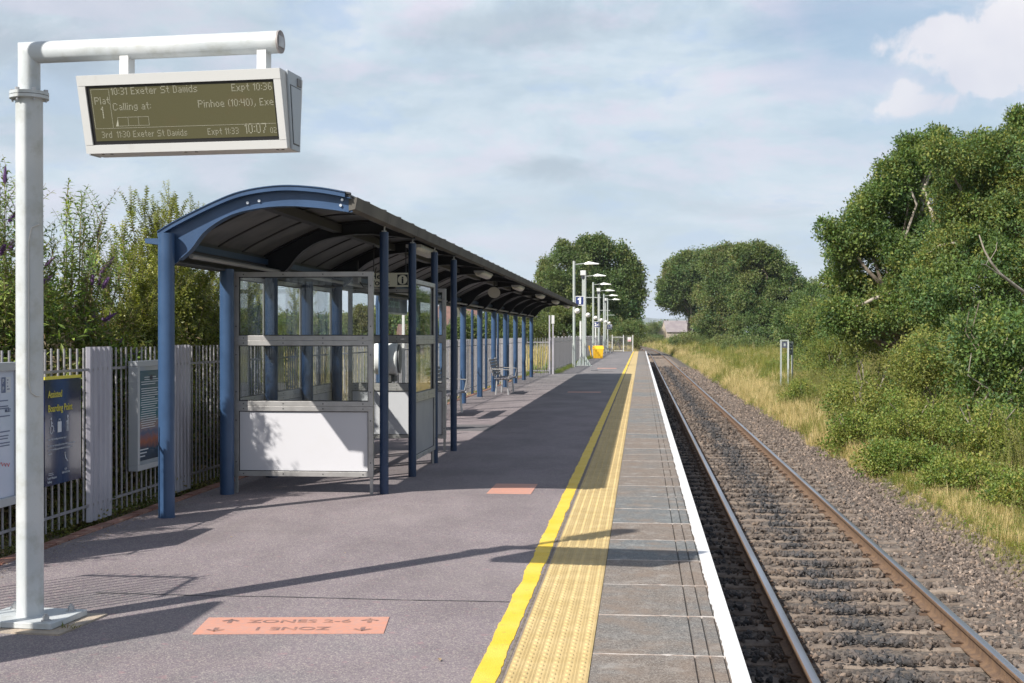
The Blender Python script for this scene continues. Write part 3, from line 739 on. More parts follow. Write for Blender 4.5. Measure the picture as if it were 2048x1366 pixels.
# ------------------------------------------------------------------ passenger information display on its post
white = M('white paint', (0.56, 0.565, 0.56), 0.45, dirt=(0.42, 0.40, 0.36), dscale=7, dlo=0.58, dhi=0.8, damt=0.45)
whiteb = M('white painted steel pole', (0.49, 0.51, 0.52), 0.45, c2=(0.42, 0.45, 0.465), scale=3, dirt=(0.22, 0.21, 0.15), dscale=7, dlo=0.50, dhi=0.78, damt=0.6, bump=0.08, bscale=120)
galv = M('galvanised steel', (0.40, 0.40, 0.41), 0.5, 0.55, c2=(0.52, 0.52, 0.52), scale=12, rand=0.06)
black = M('black plastic', (0.015, 0.015, 0.017), 0.4)
def led_mat():
    m = bpy.data.materials.new('led panel'); m.use_nodes = True; nt = m.node_tree; b = nt.nodes['Principled BSDF']
    tc = nt.nodes.new('ShaderNodeTexCoord'); s = nt.nodes.new('ShaderNodeSeparateXYZ'); nt.links.new(tc.outputs['Object'], s.inputs[0])
    w = mathn(nt, 'SINE', mathn(nt, 'MULTIPLY', s.outputs[2], 2 * math.pi / 0.0055))
    w2 = mathn(nt, 'SINE', mathn(nt, 'MULTIPLY', s.outputs[0], 2 * math.pi / 0.0055))
    f = mathn(nt, 'ADD', mathn(nt, 'MULTIPLY', mathn(nt, 'MULTIPLY', w, w2), 0.2), 0.5)
    base = mixc(nt, f, (0.055, 0.053, 0.026), (0.115, 0.108, 0.056))
    redp = ramp(nt, noisen(nt, tc.outputs['Object'], 3.0, 3), [(0.52, 0.0), (0.66, 0.35)])
    base = mixc(nt, redp, base, (0.13, 0.075, 0.045))
    nt.links.new(base, b.inputs['Base Color']); b.inputs['Roughness'].default_value = 0.35
    return m
def build_display():
    t = thing('departure_board', 'white post with cantilevered train departure display in the left foreground', 'information display', (-3.315, 6.93, 0), -R(5.3) - 0 )
    # local frame: x along the arm, y away from the camera, arm axis at y=0
    zA = 3.105
    MB().box(-0.30, 0.32, -0.26, 0.26, -0.01, 0.010).obj('concrete_pad', M('sandy concrete', (0.42, 0.34, 0.26), 0.95, c2=(0.30, 0.26, 0.22), scale=8, bump=0.5, bscale=50), t)
    MB().box(-0.235, 0.235, -0.19, 0.19, 0.012, 0.045).obj('base_plate', whiteb, t, bevel=0.004)
    for sx in (-1, 1):
        for sy in (-1, 1):
            b = MB(); b.cyl(sx * .17, sy * .13, 0.045, 0.051, 0.026, 16); b.cyl(sx * .17, sy * .13, 0.051, 0.072, 0.017, 6); b.cyl(sx * .17, sy * .13, 0.072, 0.084, 0.009, 8)
            b.obj('anchor_bolt', galv, t, 40)
    MB().cyl(0, 0, 0.045, 2.86, 0.0715, 40).obj('lower_post', whiteb, t, 40)
    fl = MB(); fl.cyl(0, 0, 2.853, 2.870, 0.103, 36); fl.cyl(0, 0, 2.873, 2.890, 0.103, 36); fl.obj('flange', whiteb, t, 40)
    for k in range(6):
        a = k * math.pi / 3 + 0.3; b = MB(); x, y = 0.088 * math.cos(a), 0.088 * math.sin(a)
        b.cyl(x, y, 2.838, 2.905, 0.006, 8); b.cyl(x, y, 2.89, 2.905, 0.012, 6); b.obj('flange_bolt', galv, t, 40)
    # mitred upper pipe and arm
    seg = 32; r = 0.0585; Lx = 1.435; vs = []
    ring = [(r * math.cos(2 * math.pi * j / seg), r * math.sin(2 * math.pi * j / seg)) for j in range(seg)]
    for (a, b) in ring: vs.append((a, b, 2.89))
    for (a, b) in ring: vs.append((a, b, zA - a))
    for (a, b) in ring: vs.append((Lx, b, zA - a))
    fs = [(i * seg + j, i * seg + (j + 1) % seg, (i + 1) * seg + (j + 1) % seg, (i + 1) * seg + j) for i in range(2) for j in range(seg)] + [tuple(range(2 * seg, 3 * seg))]
    mb = MB(); mb.add(vs, fs); o = mb.obj('arm_pipe', whiteb, t, 40)
    o.location.z = 0
    mb = MB(); T = Matrix.Translation((Lx, 0, zA)) @ Euler((0, R(90), 0)).to_matrix().to_4x4()
    mb.cyl(0, 0, 0.0, 0.010, 0.060, 32, T=T); mb.obj('end_cap', M('grey end cap', (0.30, 0.27, 0.26), 0.6, c2=(0.2, 0.18, 0.18), scale=20), t, 40)
    mb = MB(); mb.box(-0.028, 0.028, -0.04, 0.04, 0.0105, 0.014, T=T); mb.obj('cap_label', galv, t)
    # housing
    xl, xr = 0.388, 1.512; zt, zb = 2.930, 2.538
    prof = [(-0.19, zt), (0.145, zt), (0.10, zb), (-0.078, zb)]
    fr = MB()
    fr.prism(prof, xl, xr, 'X'); fr.obj('display_housing', white, t, bevel=0.004)
    # side pieces: outer leaf, stepped cover
    for (side, x) in ((1, xr), (-1, xl)):
        mb = MB(); mb.prism([(-0.115, zt + .004), (0.095, zt + 0.004 - 0.0), (0.072, zb - .004), (-0.045, zb - .004)], x + side * 0.001, x + side * 0.012, 'X')
        mb.obj('side_cover', M('pale grey side', (0.36, 0.40, 0.44), 0.45), t, bevel=0.002)
        mb = MB(); mb.prism([(-0.075, zt - .07), (0.07, zt - 0.07), (0.052, zb + .03), (-0.030, zb + .03)], x + side * 0.0125, x + side * 0.0165, 'X')
        mb.obj('access_panel', M('pale grey side', (0, 0, 0)), t, bevel=0.0015)
        mb = MB(); mb.prism([(-0.082, zt - .063), (0.076, zt - 0.063), (0.057, zb + .024), (-0.036, zb + .024)], x + side * 0.0118, x + side * 0.0130, 'X')
        mb.obj('panel_gap', black, t)
        mb = MB(); mb.box(x + side * 0.010, x + side * 0.018, 0.02, 0.075, zt - 0.055, zt - 0.015); mb.obj('recess', M('recess tone', (0.2, 0.2, 0.21), 0.6), t)
    # hangers
    for x in (0.575, 1.35):
        MB().box(x - 0.026, x + 0.026, -0.038, 0.038, zt, zA - 0.045).obj('hanger', white, t, bevel=0.002)
    # face frame: local basis on the sloping face
    fv = Vector((0, -0.078 + 0.19, zb - zt)); fh = fv.length; fv.normalize()
    def face(x, d, off): # x along, d down from the top, off outward
        nrm = Vector((0, -abs(fv.z), -abs(fv.y))).normalized()
        p = Vector((x, -0.19, zt)) + fv * d + nrm * off
        return p
    def quadbox(name, x0, x1, d0, d1, o0, o1, mat):
        vs = [face(x0, d0, o0), face(x1, d0, o0), face(x1, d1, o0), face(x0, d1, o0), face(x0, d0, o1), face(x1, d0, o1), face(x1, d1, o1), face(x0, d1, o1)]
        mb = MB(); mb.add(vs, [(0, 3, 2, 1), (4, 5, 6, 7), (0, 1, 5, 4), (1, 2, 6, 5), (2, 3, 7, 6), (3, 0, 4, 7)]); return mb.obj(name, mat, t)
    bx0, bx1, bt, bb = xl + 0.045, xr - 0.040, 0.055, fh - 0.045
    W = white
    for (n_, a, b, c, d) in (('bezel', xl, xr, 0.0, bt - .002), ('bezel', xl, xr, bb + .002, fh), ('bezel', xl, bx0 - .002, bt, bb), ('bezel', bx1 + .002, xr, bt, bb)):
        quadbox(n_, a, b, c, d, 0.002, 0.014, W)
    quadbox('screen_surround', bx0 - .002, bx1 + .002, bt - .002, bb + .002, 0.0015, 0.0035, black)
    quadbox('led_screen', bx0 + 0.018, bx1 - 0.008, bt + 0.012, bb - 0.018, 0.0037, 0.0052, led_mat())
    ink = M('led dots', (0.36, 0.355, 0.28), 0.6)
    # text on the face: build matrix mapping text x->x, text y-> up the face
    up = -fv; nrm = Vector((1, 0, 0)).cross(up).normalized()
    def TF(x, d):
        p = face(x, d, 0.0062); m = Matrix.Identity(4)
        m.col[0][:3] = (1, 0, 0); m.col[1][:3] = up; m.col[2][:3] = nrm; m.col[3][:3] = p
        return m
    GL = {'P': '11110 10001 10001 11110 10000 10000 10000', 'l': '1 1 1 1 1 1 1', 'a': '0000 0000 0110 0001 0111 1001 0111', 't': '010 010 111 010 010 010 001', '1': '01 11 01 01 01 01 01', '0': '0110 1001 1001 1001 1001 1001 0110', '3': '1110 0001 0001 0110 0001 0001 1110', ':': '0 0 1 0 0 1 0', 'E': '1111 1000 1000 1110 1000 1000 1111', 'x': '0000 0000 1001 0110 0110 0110 1001', 'e': '0000 0000 0110 1001 1111 1000 0111', 'r': '000 000 101 110 100 100 100', 'S': '01111 10000 10000 01110 00001 00001 11110', 'D': '1110 1001 1001 1001 1001 1001 1110', 'v': '000 000 101 101 101 101 010', 'i': '1 0 1 1 1 1 1', 'd': '0001 0001 0111 1001 1001 1001 0111', 's': '0000 0000 0111 1000 0110 0001 1110', 'p': '0000 0000 1110 1001 1001 1110 1000 1000', 'C': '01110 10001 10000 10000 10000 10001 01110', 'n': '0000 0000 1110 1001 1001 1001 1001', 'g': '0000 0000 0111 1001 1001 0111 0001 1110', 'h': '1000 1000 1110 1001 1001 1001 1001', 'o': '0000 0000 0110 1001 1001 1001 0110', '(': '01 10 10 10 10 10 01', ')': '10 01 01 01 01 01 10', '4': '1001 1001 1001 1111 0001 0001 0001', ',': '00 00 00 00 00 01 01 10', '7': '1111 0001 0001 0010 0010 0100 0100', '2': '1110 0001 0001 0110 1000 1000 1111', '6': '0110 1000 1000 1110 1001 1001 0110', ' ': '00 00 00 00 00 00 00'}
    def w(s_, x, d, size, sx=0.85, al='LEFT'):
        ph = size * .105; pw = ph * 1.14 * sx; cols = []
        for ch in s_:
            rows = GL[ch].split(); cols.append(rows)
        width = sum(len(g[0]) + 1 for g in cols) * pw - pw; x0 = x if al == 'LEFT' else x - width; mb = MB()
        for g in cols:
            for j, row in enumerate(g):
                for i, c in enumerate(row):
                    if c == '1':
                        a_ = x0 + i * pw; q = d - (7 - j) * ph
                        mb.add([face(a_, q, .0062), face(a_ + pw * .72, q, .0062), face(a_ + pw * .72, q + ph * .72, .0062), face(a_, q + ph * .72, .0062)], [(0, 1, 2, 3)])
            x0 += (len(g[0]) + 1) * pw
        stuff(mb.obj('led_text', ink, t))
    sx0, sx1 = bx0 + .02, bx1 - .012
    w('Plat', sx0 + 0.018, bt + 0.098, 0.052); w('1', sx0 + 0.048, bt + 0.172, 0.085, 0.7)
    w('10:31 Exeter St Davids', sx0 + 0.118, bt + 0.052, 0.052, 0.86); w('Expt 10:36', sx1, bt + 0.055, 0.052, 0.86, 'RIGHT')
    w('Calling at:', sx0 + 0.118, bt + 0.132, 0.052, 0.86); w('Pinhoe (10:40), Exe', sx1, bt + 0.132, 0.052, 0.86, 'RIGHT')
    w('3rd', sx0 + 0.035, bb - 0.034, 0.046, 0.8); w('11:30 Exeter St Davids', sx0 + 0.12, bb - 0.034, 0.046, 0.8)
    w('Expt 11:33', sx1 - 0.205, bb - 0.034, 0.046, 0.8, 'RIGHT'); w('10:07', sx1 - 0.052, bb - 0.034, 0.072, 0.72, 'RIGHT'); w('02', sx1 + 0.002, bb - 0.034, 0.040, 0.8, 'RIGHT')
    def line(x0, d0, x1, d1, th=0.0016):
        quadbox('led_line', min(x0, x1) - th / 2, max(x0, x1) + th / 2, min(d0, d1) - th / 2, max(d0, d1) + th / 2, 0.0060, 0.0063, ink)
    line(sx0 + .004, bt + .020, sx0 + .105, bt + .020); line(sx0 + .004, bt + .020, sx0 + .004, bb - .088); line(sx0 + .105, bt + .020, sx0 + .105, bb - .088)
    line(sx0 + .004, bb - .084, sx1, bb - .084)
    a, b_ = sx0 + 0.122, bt + 0.168
    for k in range(4): line(a + 0.014 + k * 0.058, b_, a + 0.014 + k * 0.058, b_ + 0.045)
    line(a + .014, b_, a + .188, b_); line(a + .0, b_ + .045, a + .188, b_ + .045)
    mb = MB(); mb.add([face(a, b_ + .045, .006), face(a + .014, b_ + .045, .006), face(a + .014, b_ + .008, .006)], [(0, 1, 2)]); mb.obj('led_line', ink, t)
    mb = MB()
    for x in (xl + .06, xl + .11, (xl + xr) / 2 - .03, (xl + xr) / 2 + .03, xr - .08, xr - .05):
        mb.box(x, x + .012, -0.04, -0.028, zb - .0025, zb + .001)
    stuff(mb.obj('drain_slots', black, t))
    # loose cable on the post
    mb = MB(); pts = []
    for (a, z) in ((-0.35, 2.3), (-0.9, 2.28), (-1.1, 2.2), (-1.1, 1.9), (-1.1, 1.6), (-1.1, 1.45), (-0.95, 1.39), (-0.6, 1.37), (-0.3, 1.37)):
        pts.append((0.079 * math.cos(a), 0.079 * math.sin(a), z - 0.13))
    mb.tube(pts, 0.004, 6); mb.obj('cable', M('grey cable', (0.5, 0.5, 0.48), 0.5), t, 60)
build_display()

# ------------------------------------------------------------------ canopy
blue = M('blue painted steel', (0.034, 0.074, 0.155), 0.38, c2=(0.026, 0.060, 0.130), scale=4, dirt=(0.03, 0.05, 0.09), dscale=9, dlo=0.6, dhi=0.8, damt=0.5, bump=0.05, bscale=50)
navy = M('shaded navy post', (0.010, 0.028, 0.072), 0.42, c2=(0.014, 0.035, 0.085), scale=5)  # post blue with the shade on the posts put into the colour
roofm = M('grey roof sheet', (0.17, 0.175, 0.185), 0.55, 0.1, c2=(0.12, 0.125, 0.135), scale=3, rand=0.08)
seamm = M('dark roof seam', (0.035, 0.035, 0.038), 0.7)
purm = M('canopy purlin', (0.06, 0.062, 0.068), 0.6)
gutm = M('weathered fascia', (0.105, 0.097, 0.083), 0.8, c2=(0.07, 0.065, 0.057), scale=2, detail=6, rand=0.12)
YR = 11.15; BAY = 3.17; YEND = 51.2
_top = [(-4.15, 2.43)] + [(onY(u, v, YR).x, onY(u, v, YR).z) for u, v in ((357, 450), (436, 411), (494, 390), (567, 380), (641, 384), (703, 395))]
_bot = [(onY(u, v, YR).x, onY(u, v, YR).z) for u, v in ((362, 519), (386, 498), (415, 461), (465, 430), (524, 416), (582, 412), (641, 416), (700, 424))]
def spline(pts, n):
    out = []
    for k in range(n):
        t = k / (n - 1) * (len(pts) - 1); i = min(int(t), len(pts) - 2); f = t - i
        p0 = pts[max(i - 1, 0)]; p1 = pts[i]; p2 = pts[i + 1]; p3 = pts[min(i + 2, len(pts) - 1)]
        out.append(tuple(0.5 * ((2 * p1[j]) + (-p0[j] + p2[j]) * f + (2 * p0[j] - 5 * p1[j] + 4 * p2[j] - p3[j]) * f * f + (-p0[j] + 3 * p1[j] - 3 * p2[j] + p3[j]) * f ** 3) for j in (0, 1)))
    return out
TOP = spline(_top, 28); BOT = spline(_bot, 24)
def topz(x):
    for (a, b), (c, d) in zip(TOP, TOP[1:]):
        if a <= x <= c: return b + (d - b) * (x - a) / (c - a + 1e-9)
    return TOP[0][1] if x < TOP[0][0] else TOP[-1][1]
def strip(mb, curve, off0, off1, y0, y1):
    n = len(curve); vs = []
    for (x, z) in curve: vs += [(x, y0, z + off0), (x, y1, z + off0), (x, y1, z + off1), (x, y0, z + off1)]
    fs = [(0, 1, 2, 3), tuple(4 * (n - 1) + j for j in (3, 2, 1, 0))]
    for i in range(n - 1):
        for j in range(4): fs.append((4 * i + j, 4 * i + 4 + j, 4 * i + 4 + (j + 1) % 4, 4 * i + (j + 1) % 4))
    mb.add(vs, fs)
def build_canopy():
    t = thing('platform_canopy', 'long blue arched canopy on two rows of posts over the platform', 'canopy', (-3.4, YR, 0))
    ox, oy = 3.4, -YR
    def part(mb, name, mat, y=0.0, **k):
        o = mb.obj(name, mat, t, **k); o.location = (ox, oy + y, 0); return o
    # ribs
    webp = [(-4.13, topz(-4.13) - .01)] + [p for p in TOP if p[0] > -4.12] + [(TOP[-1][0] + .01, _bot[-1][1])] + list(reversed(BOT[:-1])) + [(-4.06, 2.16), (-4.13, 2.16)]
    mb = MB(); mb.prism([(x, z - 0.002) for x, z in webp], -0.008, 0.008, 'Y')
    strip(mb, BOT, -0.006, 0.004, -0.055, 0.055)
    strip(mb, [p for p in TOP if p[0] > -4.13], -0.014, -0.006, -0.055, 0.055)
    rib = mb.mesh('arch_rib', blue, 35); ribd = rib.copy(); ribd.materials.clear(); ribd.materials.append(M('shaded inner rib blue', (0.012, 0.014, 0.02), 0.5))  # inner ribs: the blue darkened, canopy shade put into the colour
    for k in range(13):
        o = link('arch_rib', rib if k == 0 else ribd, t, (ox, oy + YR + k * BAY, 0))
        if k == 0:
            for (u, v) in ((496, 406), (519, 402), (685, 400), (682, 411)):
                q = onY(u, v, YR - 0.01); b = MB(); T = Matrix.Translation((q.x, -0.012, q.z)) @ Euler((R(90), 0, 0)).to_matrix().to_4x4()
                b.cyl(0, 0, 0, 0.012, 0.012, 10, T=T); b.obj('rivet', M('bright bolt', (0.7, 0.72, 0.75), 0.3, 0.6), o, 40)
    # roof panels with seams
    w = BAY / 4; tp = TOP
    mb = MB(); strip(mb, tp, 0.010, 0.022, 0.004, w - 0.004)
    pm = mb.mesh('roof_panel', roofm, 35)
    mb = MB(); strip(mb, [(x, z) for x, z in tp], -0.004, 0.010, -0.016, 0.016); strip(mb, tp, 0.022, 0.038, -0.024, 0.024)
    for i in range(len(tp)): pass
    sm_ = mb.mesh('roof_seam', seamm, 35)
    y = YR - 0.03; k = 0
    while y < YEND:
        link('roof_panel', pm, t, (ox, oy + y, 0)); link('roof_seam', sm_, t, (ox, oy + y, 0)); y += w; k += 1
    # verge trim at the near end
    mb = MB(); c = [p for p in tp]; c2 = [(p[0], p[1]) for p in c if p[0] < -2.50]
    strip(mb, c2, -0.012, 0.026, YR - 0.075, YR - 0.035); part(mb, 'verge_trim', blue, smooth=35)
    mb = MB(); strip(mb, c2, 0.027, 0.034, YR - 0.085, YR + 0.02); part(mb, 'verge_flashing', blue, smooth=35)
    # gutter board on the track side, in lengths
    gx, gz = TOP[-1]
    y = YR - 0.02; 
    while y < YEND - 0.05:
        y1 = min(y + 1.58, YEND)
        mb = MB(); mb.prism([(gx - .02, gz - .115), (gx + .035, gz - .10), (gx + .055, gz + .0), (gx + .045, gz + .0), (gx + .0, gz - .01), (gx - .02, gz - .01)], y + .004, y1 - .004, 'Y')
        part(mb, 'gutter_board', gutm); y = y1
    # purlins
    for px, d, h in ((-3.32, 0.09, 0.05), (-2.60, 0.08, 0.04)):
        z = topz(px); mb = MB(); mb.box(px - h, px + h, YR + 0.02, YEND - .1, z - d - .006, z - .008); part(mb, 'purlin', purm)
    mb = MB(); mb.box(-4.20, -4.14, YR + .1, YEND - .1, 2.20, 2.447); mb.box(-4.14, -4.06, YR + .1, YEND - .1, 2.20, 2.215); part(mb, 'eaves_beam', purm)
    mb = MB(); mb.tube([(-3.98, YR + .3, 2.27), (-3.98, YEND - .3, 2.27)], 0.022, 8); part(mb, 'conduit', M('conduit grey', (0.3, 0.3, 0.3), 0.5), smooth=50)
    # back gutter
    mb = MB(); mb.prism([(-4.27, 2.405), (-4.27, 2.365), (-4.10, 2.345), (-4.10, 2.405)], YR - 0.05, YEND, 'Y'); part(mb, 'back_gutter', blue)
    # posts
    big = MB(); big.cyl(0, 0, -0.005, 2.445, 0.070, 28); big.cyl(0, 0, -0.004, 0.008, 0.076, 28); bigm = big.mesh('post', blue, 40)
    big2 = MB(); big2.cyl(0, 0, -0.005, 2.22, 0.070, 28); big2m = big2.mesh('post', blue, 40)
    big3m = big2m.copy(); big3m.materials.clear(); big3m.materials.append(navy)  # dark copy for the inner posts, shade painted in
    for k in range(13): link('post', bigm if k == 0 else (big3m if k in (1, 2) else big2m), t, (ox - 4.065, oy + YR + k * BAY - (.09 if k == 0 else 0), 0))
    for y, mm in ((YR + BAY / 2, big2m), (YR + BAY * 1.5, big3m)): link('post', mm, t, (ox - 4.065, oy + y, 0))
    thin = MB(); thin.cyl(0, 0, -0.005, 2.0, 0.036, 16); thin.tube([(0, 0, 2.0), (0.0, 0, 2.06), (0.0, 0, 2.25)], [0.036, 0.046, 0.03], 12)
    thm = thin.mesh('rear_post', M('rear post paint', (0.022, 0.05, 0.11), 0.45), 40)
    for k in range(2, 12): link('rear_post', thm, t, (ox - 4.46, oy + YR + (k + 0.5) * BAY, 0))
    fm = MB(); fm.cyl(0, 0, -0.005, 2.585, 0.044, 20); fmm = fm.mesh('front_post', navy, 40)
    hk = MB(); hk.tube([(0, 0, 2.58), (0.005, 0, 2.63), (0.02, 0, 2.66), (0.10, 0, gz - .06)], 0.008, 6); hk.box(-.02, .02, -.02, .02, 2.585, 2.60); hkm = hk.mesh('post_bracket', galv, 50)
    for k, y in enumerate((12.9, 14.52, 16.1, 17.78)):
        p = link('front_post', fmm, t, (ox - 2.525, oy + y, 0)); link('post_bracket', hkm, p)
    return t
build_canopy()

# ------------------------------------------------------------------ glazed waiting shelter
alu = M('aluminium frame', (0.44, 0.43, 0.42), 0.42, 0.55, c2=(0.36, 0.35, 0.34), scale=6, dirt=(0.25, 0.22, 0.18), dscale=10, dlo=0.6, dhi=0.8, damt=0.4)
def glass_mat():
    m = bpy.data.materials.new('window glass'); m.use_nodes = True; nt = m.node_tree; nt.nodes.clear()
    out = nt.nodes.new('ShaderNodeOutputMaterial'); tr = nt.nodes.new('ShaderNodeBsdfTransparent'); tr.inputs[0].default_value = (0.95, 0.965, 0.96, 1)
    gl = nt.nodes.new('ShaderNodeBsdfGlossy'); gl.inputs['Roughness'].default_value = 0.015
    lw = nt.nodes.new('ShaderNodeLayerWeight'); fr = mathn(nt, 'ADD', mathn(nt, 'MULTIPLY', mathn(nt, 'POWER', lw.outputs['Facing'], 5), 0.9), 0.035)
    mx = nt.nodes.new('ShaderNodeMixShader'); nt.links.new(fr, mx.inputs[0]); nt.links.new(tr.outputs[0], mx.inputs[1]); nt.links.new(gl.outputs[0], mx.inputs[2])
    df = nt.nodes.new('ShaderNodeBsdfDiffuse'); df.inputs[0].default_value = (0.35, 0.36, 0.35, 1)
    g = nt.nodes.new('ShaderNodeNewGeometry'); f = ramp(nt, noisen(nt, g.outputs['Position'], 3, 6, 0.7), [(0.4, 0.004), (0.8, 0.035)])
    m2 = nt.nodes.new('ShaderNodeMixShader'); nt.links.new(f, m2.inputs[0]); nt.links.new(mx.outputs[0], m2.inputs[1]); nt.links.new(df.outputs[0], m2.inputs[2])
    nt.links.new(m2.outputs[0], out.inputs[0]); return m
glass = glass_mat()
panelm = M('white laminate panel', (0.53, 0.53, 0.56), 0.5, dirt=(0.5, 0.49, 0.50), dscale=4, dlo=0.55, dhi=0.8, damt=0.35)
panelg = M('grey laminate panel', (0.30, 0.30, 0.31), 0.5, c2=(0.26, 0.26, 0.28), scale=3)
def build_shelter():
    t = thing('waiting_shelter', 'aluminium framed glass waiting shelter standing under the canopy', 'shelter', (-3.3, 12.9, 0))
    def loc(o, L=None): o.location = (3.3, -12.9, 0); return o
    zs = [(1.516, 2.195), (0.866, 1.514), (0.17, 0.864)]
    def panelset(a, b, back, legs=True, full=True):
        # a, b ends in plan; three stacked frames
        a = Vector((a[0], a[1], 0)); b = Vector((b[0], b[1], 0)); L = (b - a).length; ang = math.atan2(b.y - a.y, b.x - a.x)
        T = Matrix.Translation(a) @ Matrix.Rotation(ang, 4, 'Z'); fw = 0.048; d = 0.028
        for k, (z0, z1) in enumerate(zs):
            mb = MB()
            def tri(pts, s): pass
            # mitred frame: four trapezoid bars
            for (p0, p1, p2, p3) in (((0, z1), (L, z1), (L - fw, z1 - fw), (fw, z1 - fw)), ((0, z0), (L, z0), (L - fw, z0 + fw), (fw, z0 + fw)),
                                     ((0, z0), (0, z1), (fw, z1 - fw), (fw, z0 + fw)), ((L, z0), (L, z1), (L - fw, z1 - fw), (L - fw, z0 + fw))):
                mb.add([(p[0], -d, p[1]) for p in (p0, p1, p2, p3)] + [(p[0], d, p[1]) for p in (p0, p1, p2, p3)],
                       [(0, 1, 2, 3), (7, 6, 5, 4), (0, 4, 5, 1), (2, 6, 7, 3), (1, 5, 6, 2), (3, 7, 4, 0)], T)
            f = mb.obj('frame', alu, t, bevel=0.0015); loc(f)
            bs = MB()
            for q in range(int(L / 0.45) + 1):
                x = 0.1 + q * (L - 0.2) / max(1, int(L / 0.45))
                for zz in (z0 + fw / 2, z1 - fw / 2): bs.box(x - .006, x + .006, -d - .003, d + .003, zz - .006, zz + .006, T)
            for zz in (z0 + .14, z1 - .14):
                for x in (fw / 2, L - fw / 2): bs.box(x - .006, x + .006, -d - .003, d + .003, zz - .006, zz + .006, T)
            loc_b = bs.obj('screws', M('dark screw', (0.12, 0.12, 0.12), 0.4, 0.6), f)
            gk = MB()
            for (x0, x1, q0, q1) in ((fw, L - fw, z0 + fw, z0 + fw + .008), (fw, L - fw, z1 - fw - .008, z1 - fw), (fw, fw + .008, z0 + fw + .008, z1 - fw - .008), (L - fw - .008, L - fw, z0 + fw + .008, z1 - fw - .008)):
                gk.box(x0, x1, -0.014, 0.014, q0, q1, T)
            gk.obj('gasket', black, f)
            if k < 2: mb = MB(); mb.box(fw + .008, L - fw - .008, -0.003, 0.003, z0 + fw + .008, z1 - fw - .008, T); loc(mb.obj('glass_pane', glass, t))
            else: mb = MB(); mb.box(fw + .008, L - fw - .008, -0.008, 0.008, z0 + fw + .008, z1 - fw - .008, T); loc(mb.obj('lower_panel', back, t))
        if legs:
            for x in (0.02, L - 0.02):
                mb = MB(); mb.box(x - .015, x + .015, -.012, .012, 0, 0.175, T); loc(mb.obj('foot', alu, t))
    panelset((-4.03, 12.87), (-2.625, 12.87), panelm)
    panelset((-2.53, 14.60), (-2.53, 16.03), panelg)
    for y0, y1 in ((12.93, 14.46), (14.52, 16.05), (16.11, 17.64)): panelset((-4.165, y0), (-4.165, y1), panelg)
    panelset((-3.96, 17.72), (-2.62, 17.72), panelm)
    # header strips closing the back wall to the roof
    for (u, z) in (): pass
    return t
build_shelter()

# help point sign, hung from the canopy
def build_help():
    t = thing('help_point_sign', 'cream Help Point sign with black information symbol hanging under the canopy', 'sign', (-3.06, 16.0, 2.245))
    cream = M('cream sign', (0.72, 0.69, 0.54), 0.5)
    MB().box(-.26, .24, -.012, .012, -.085, .085).obj('board', cream, t)
    T = TR(-.245, -.0135, .012, rx=R(90)); text('Help', 0.10, T, black, t, off=0.015, sx=1.15); text('Point', 0.10, TR(-.245, -.0135, -.066, rx=R(90)), black, t, off=0.015, sx=1.15)
    mb = MB(); mb.box(.095, .225, -.0145, -.012, -.065, .065); mb.obj('symbol_square', black, t)
    T = Matrix.Translation((.16, -.0145, 0)) @ Euler((R(90), 0, 0)).to_matrix().to_4x4(); mb = MB(); mb.cyl(0, 0, 0, .0015, .058, 28, T=T); mb.obj('symbol_disc', cream, t)
    text('i', 0.12, TR(.16, -.0168, -.042, rx=R(90)), black, t, 'lettering', 'CENTER', 0.03, 1.2)
    for x in (-.2, .2): MB().box(x - .006, x + .006, -.005, .005, .085, .43).obj('hanger', purm, t)
build_help()
# camera under the roof
t = thing('security_camera', 'small grey camera with looped cable under the shelter roof', 'camera', (-3.72, 17.2, 2.30))
MB().box(-.04, .04, -.13, .05, -.05, .04).obj('camera_body', M('camera grey', (0.35, 0.35, 0.36), 0.5), t, bevel=.01)
MB().tube([(0, 0, .04), (0, .02, .25)], .012, 8).obj('bracket', purm, t)
MB().tube([(.03, -.05, -.02), (.09, -.05, -.10), (.17, -.05, -.10), (.22, -.05, 0.0), (.26, -.05, .16)], .008, 6).obj('cable', black, t, 60)

# lights under the eaves
lit = M('light diffuser', (0.62, 0.58, 0.50), 0.35, c2=(0.5, 0.47, 0.42), scale=8)
def light_meshes():
    b = MB(); N = 16; L = 1.25
    prof = [(.085 * math.cos(math.pi + math.pi * i / 10), .062 * math.sin(math.pi + math.pi * i / 10)) for i in range(11)]
    vs = []; ys = [(-L / 2, .55), (-L / 2 + .10, 1), (L / 2 - .10, 1), (L / 2, .55)]
    for (y, s) in ys:
        for (x, z) in prof: vs.append((x * s, y, z * s))
    n = 11; fs = [(j * n + i, j * n + i + 1, (j + 1) * n + i + 1, (j + 1) * n + i) for j in range(3) for i in range(n - 1)] + [tuple(range(n)), tuple(reversed(range(3 * n, 4 * n)))]
    b.add(vs, fs); d = b.mesh('diffuser', lit, 40)
    h = MB(); h.box(-.09, .09, -L / 2, L / 2, 0, .035); return d, h.mesh('light_housing', galv)
dm, hm_ = light_meshes()
names = ['nearest eaves light, a long silver strip above the shelter opening', 'second eaves light, just beyond the last navy front post', 'third eaves light along the canopy edge from the front',
         'fourth eaves light along the canopy edge from the front', 'fifth eaves light, small in the distance under the gutter', 'sixth and farthest eaves light by the canopy end']
for k in range(6):
    y = 16.0 + 6.35 * k
    t = thing('eaves_light', names[k], 'light', (-2.66, y, 2.60), 0, 'bulkhead lights under the canopy edge')
    link('diffuser', dm, t); link('light_housing', hm_, t)
t = thing('loudspeaker', 'round grey loudspeaker hanging under the canopy purlin', 'loudspeaker', (-3.05, 27.5, 2.48))
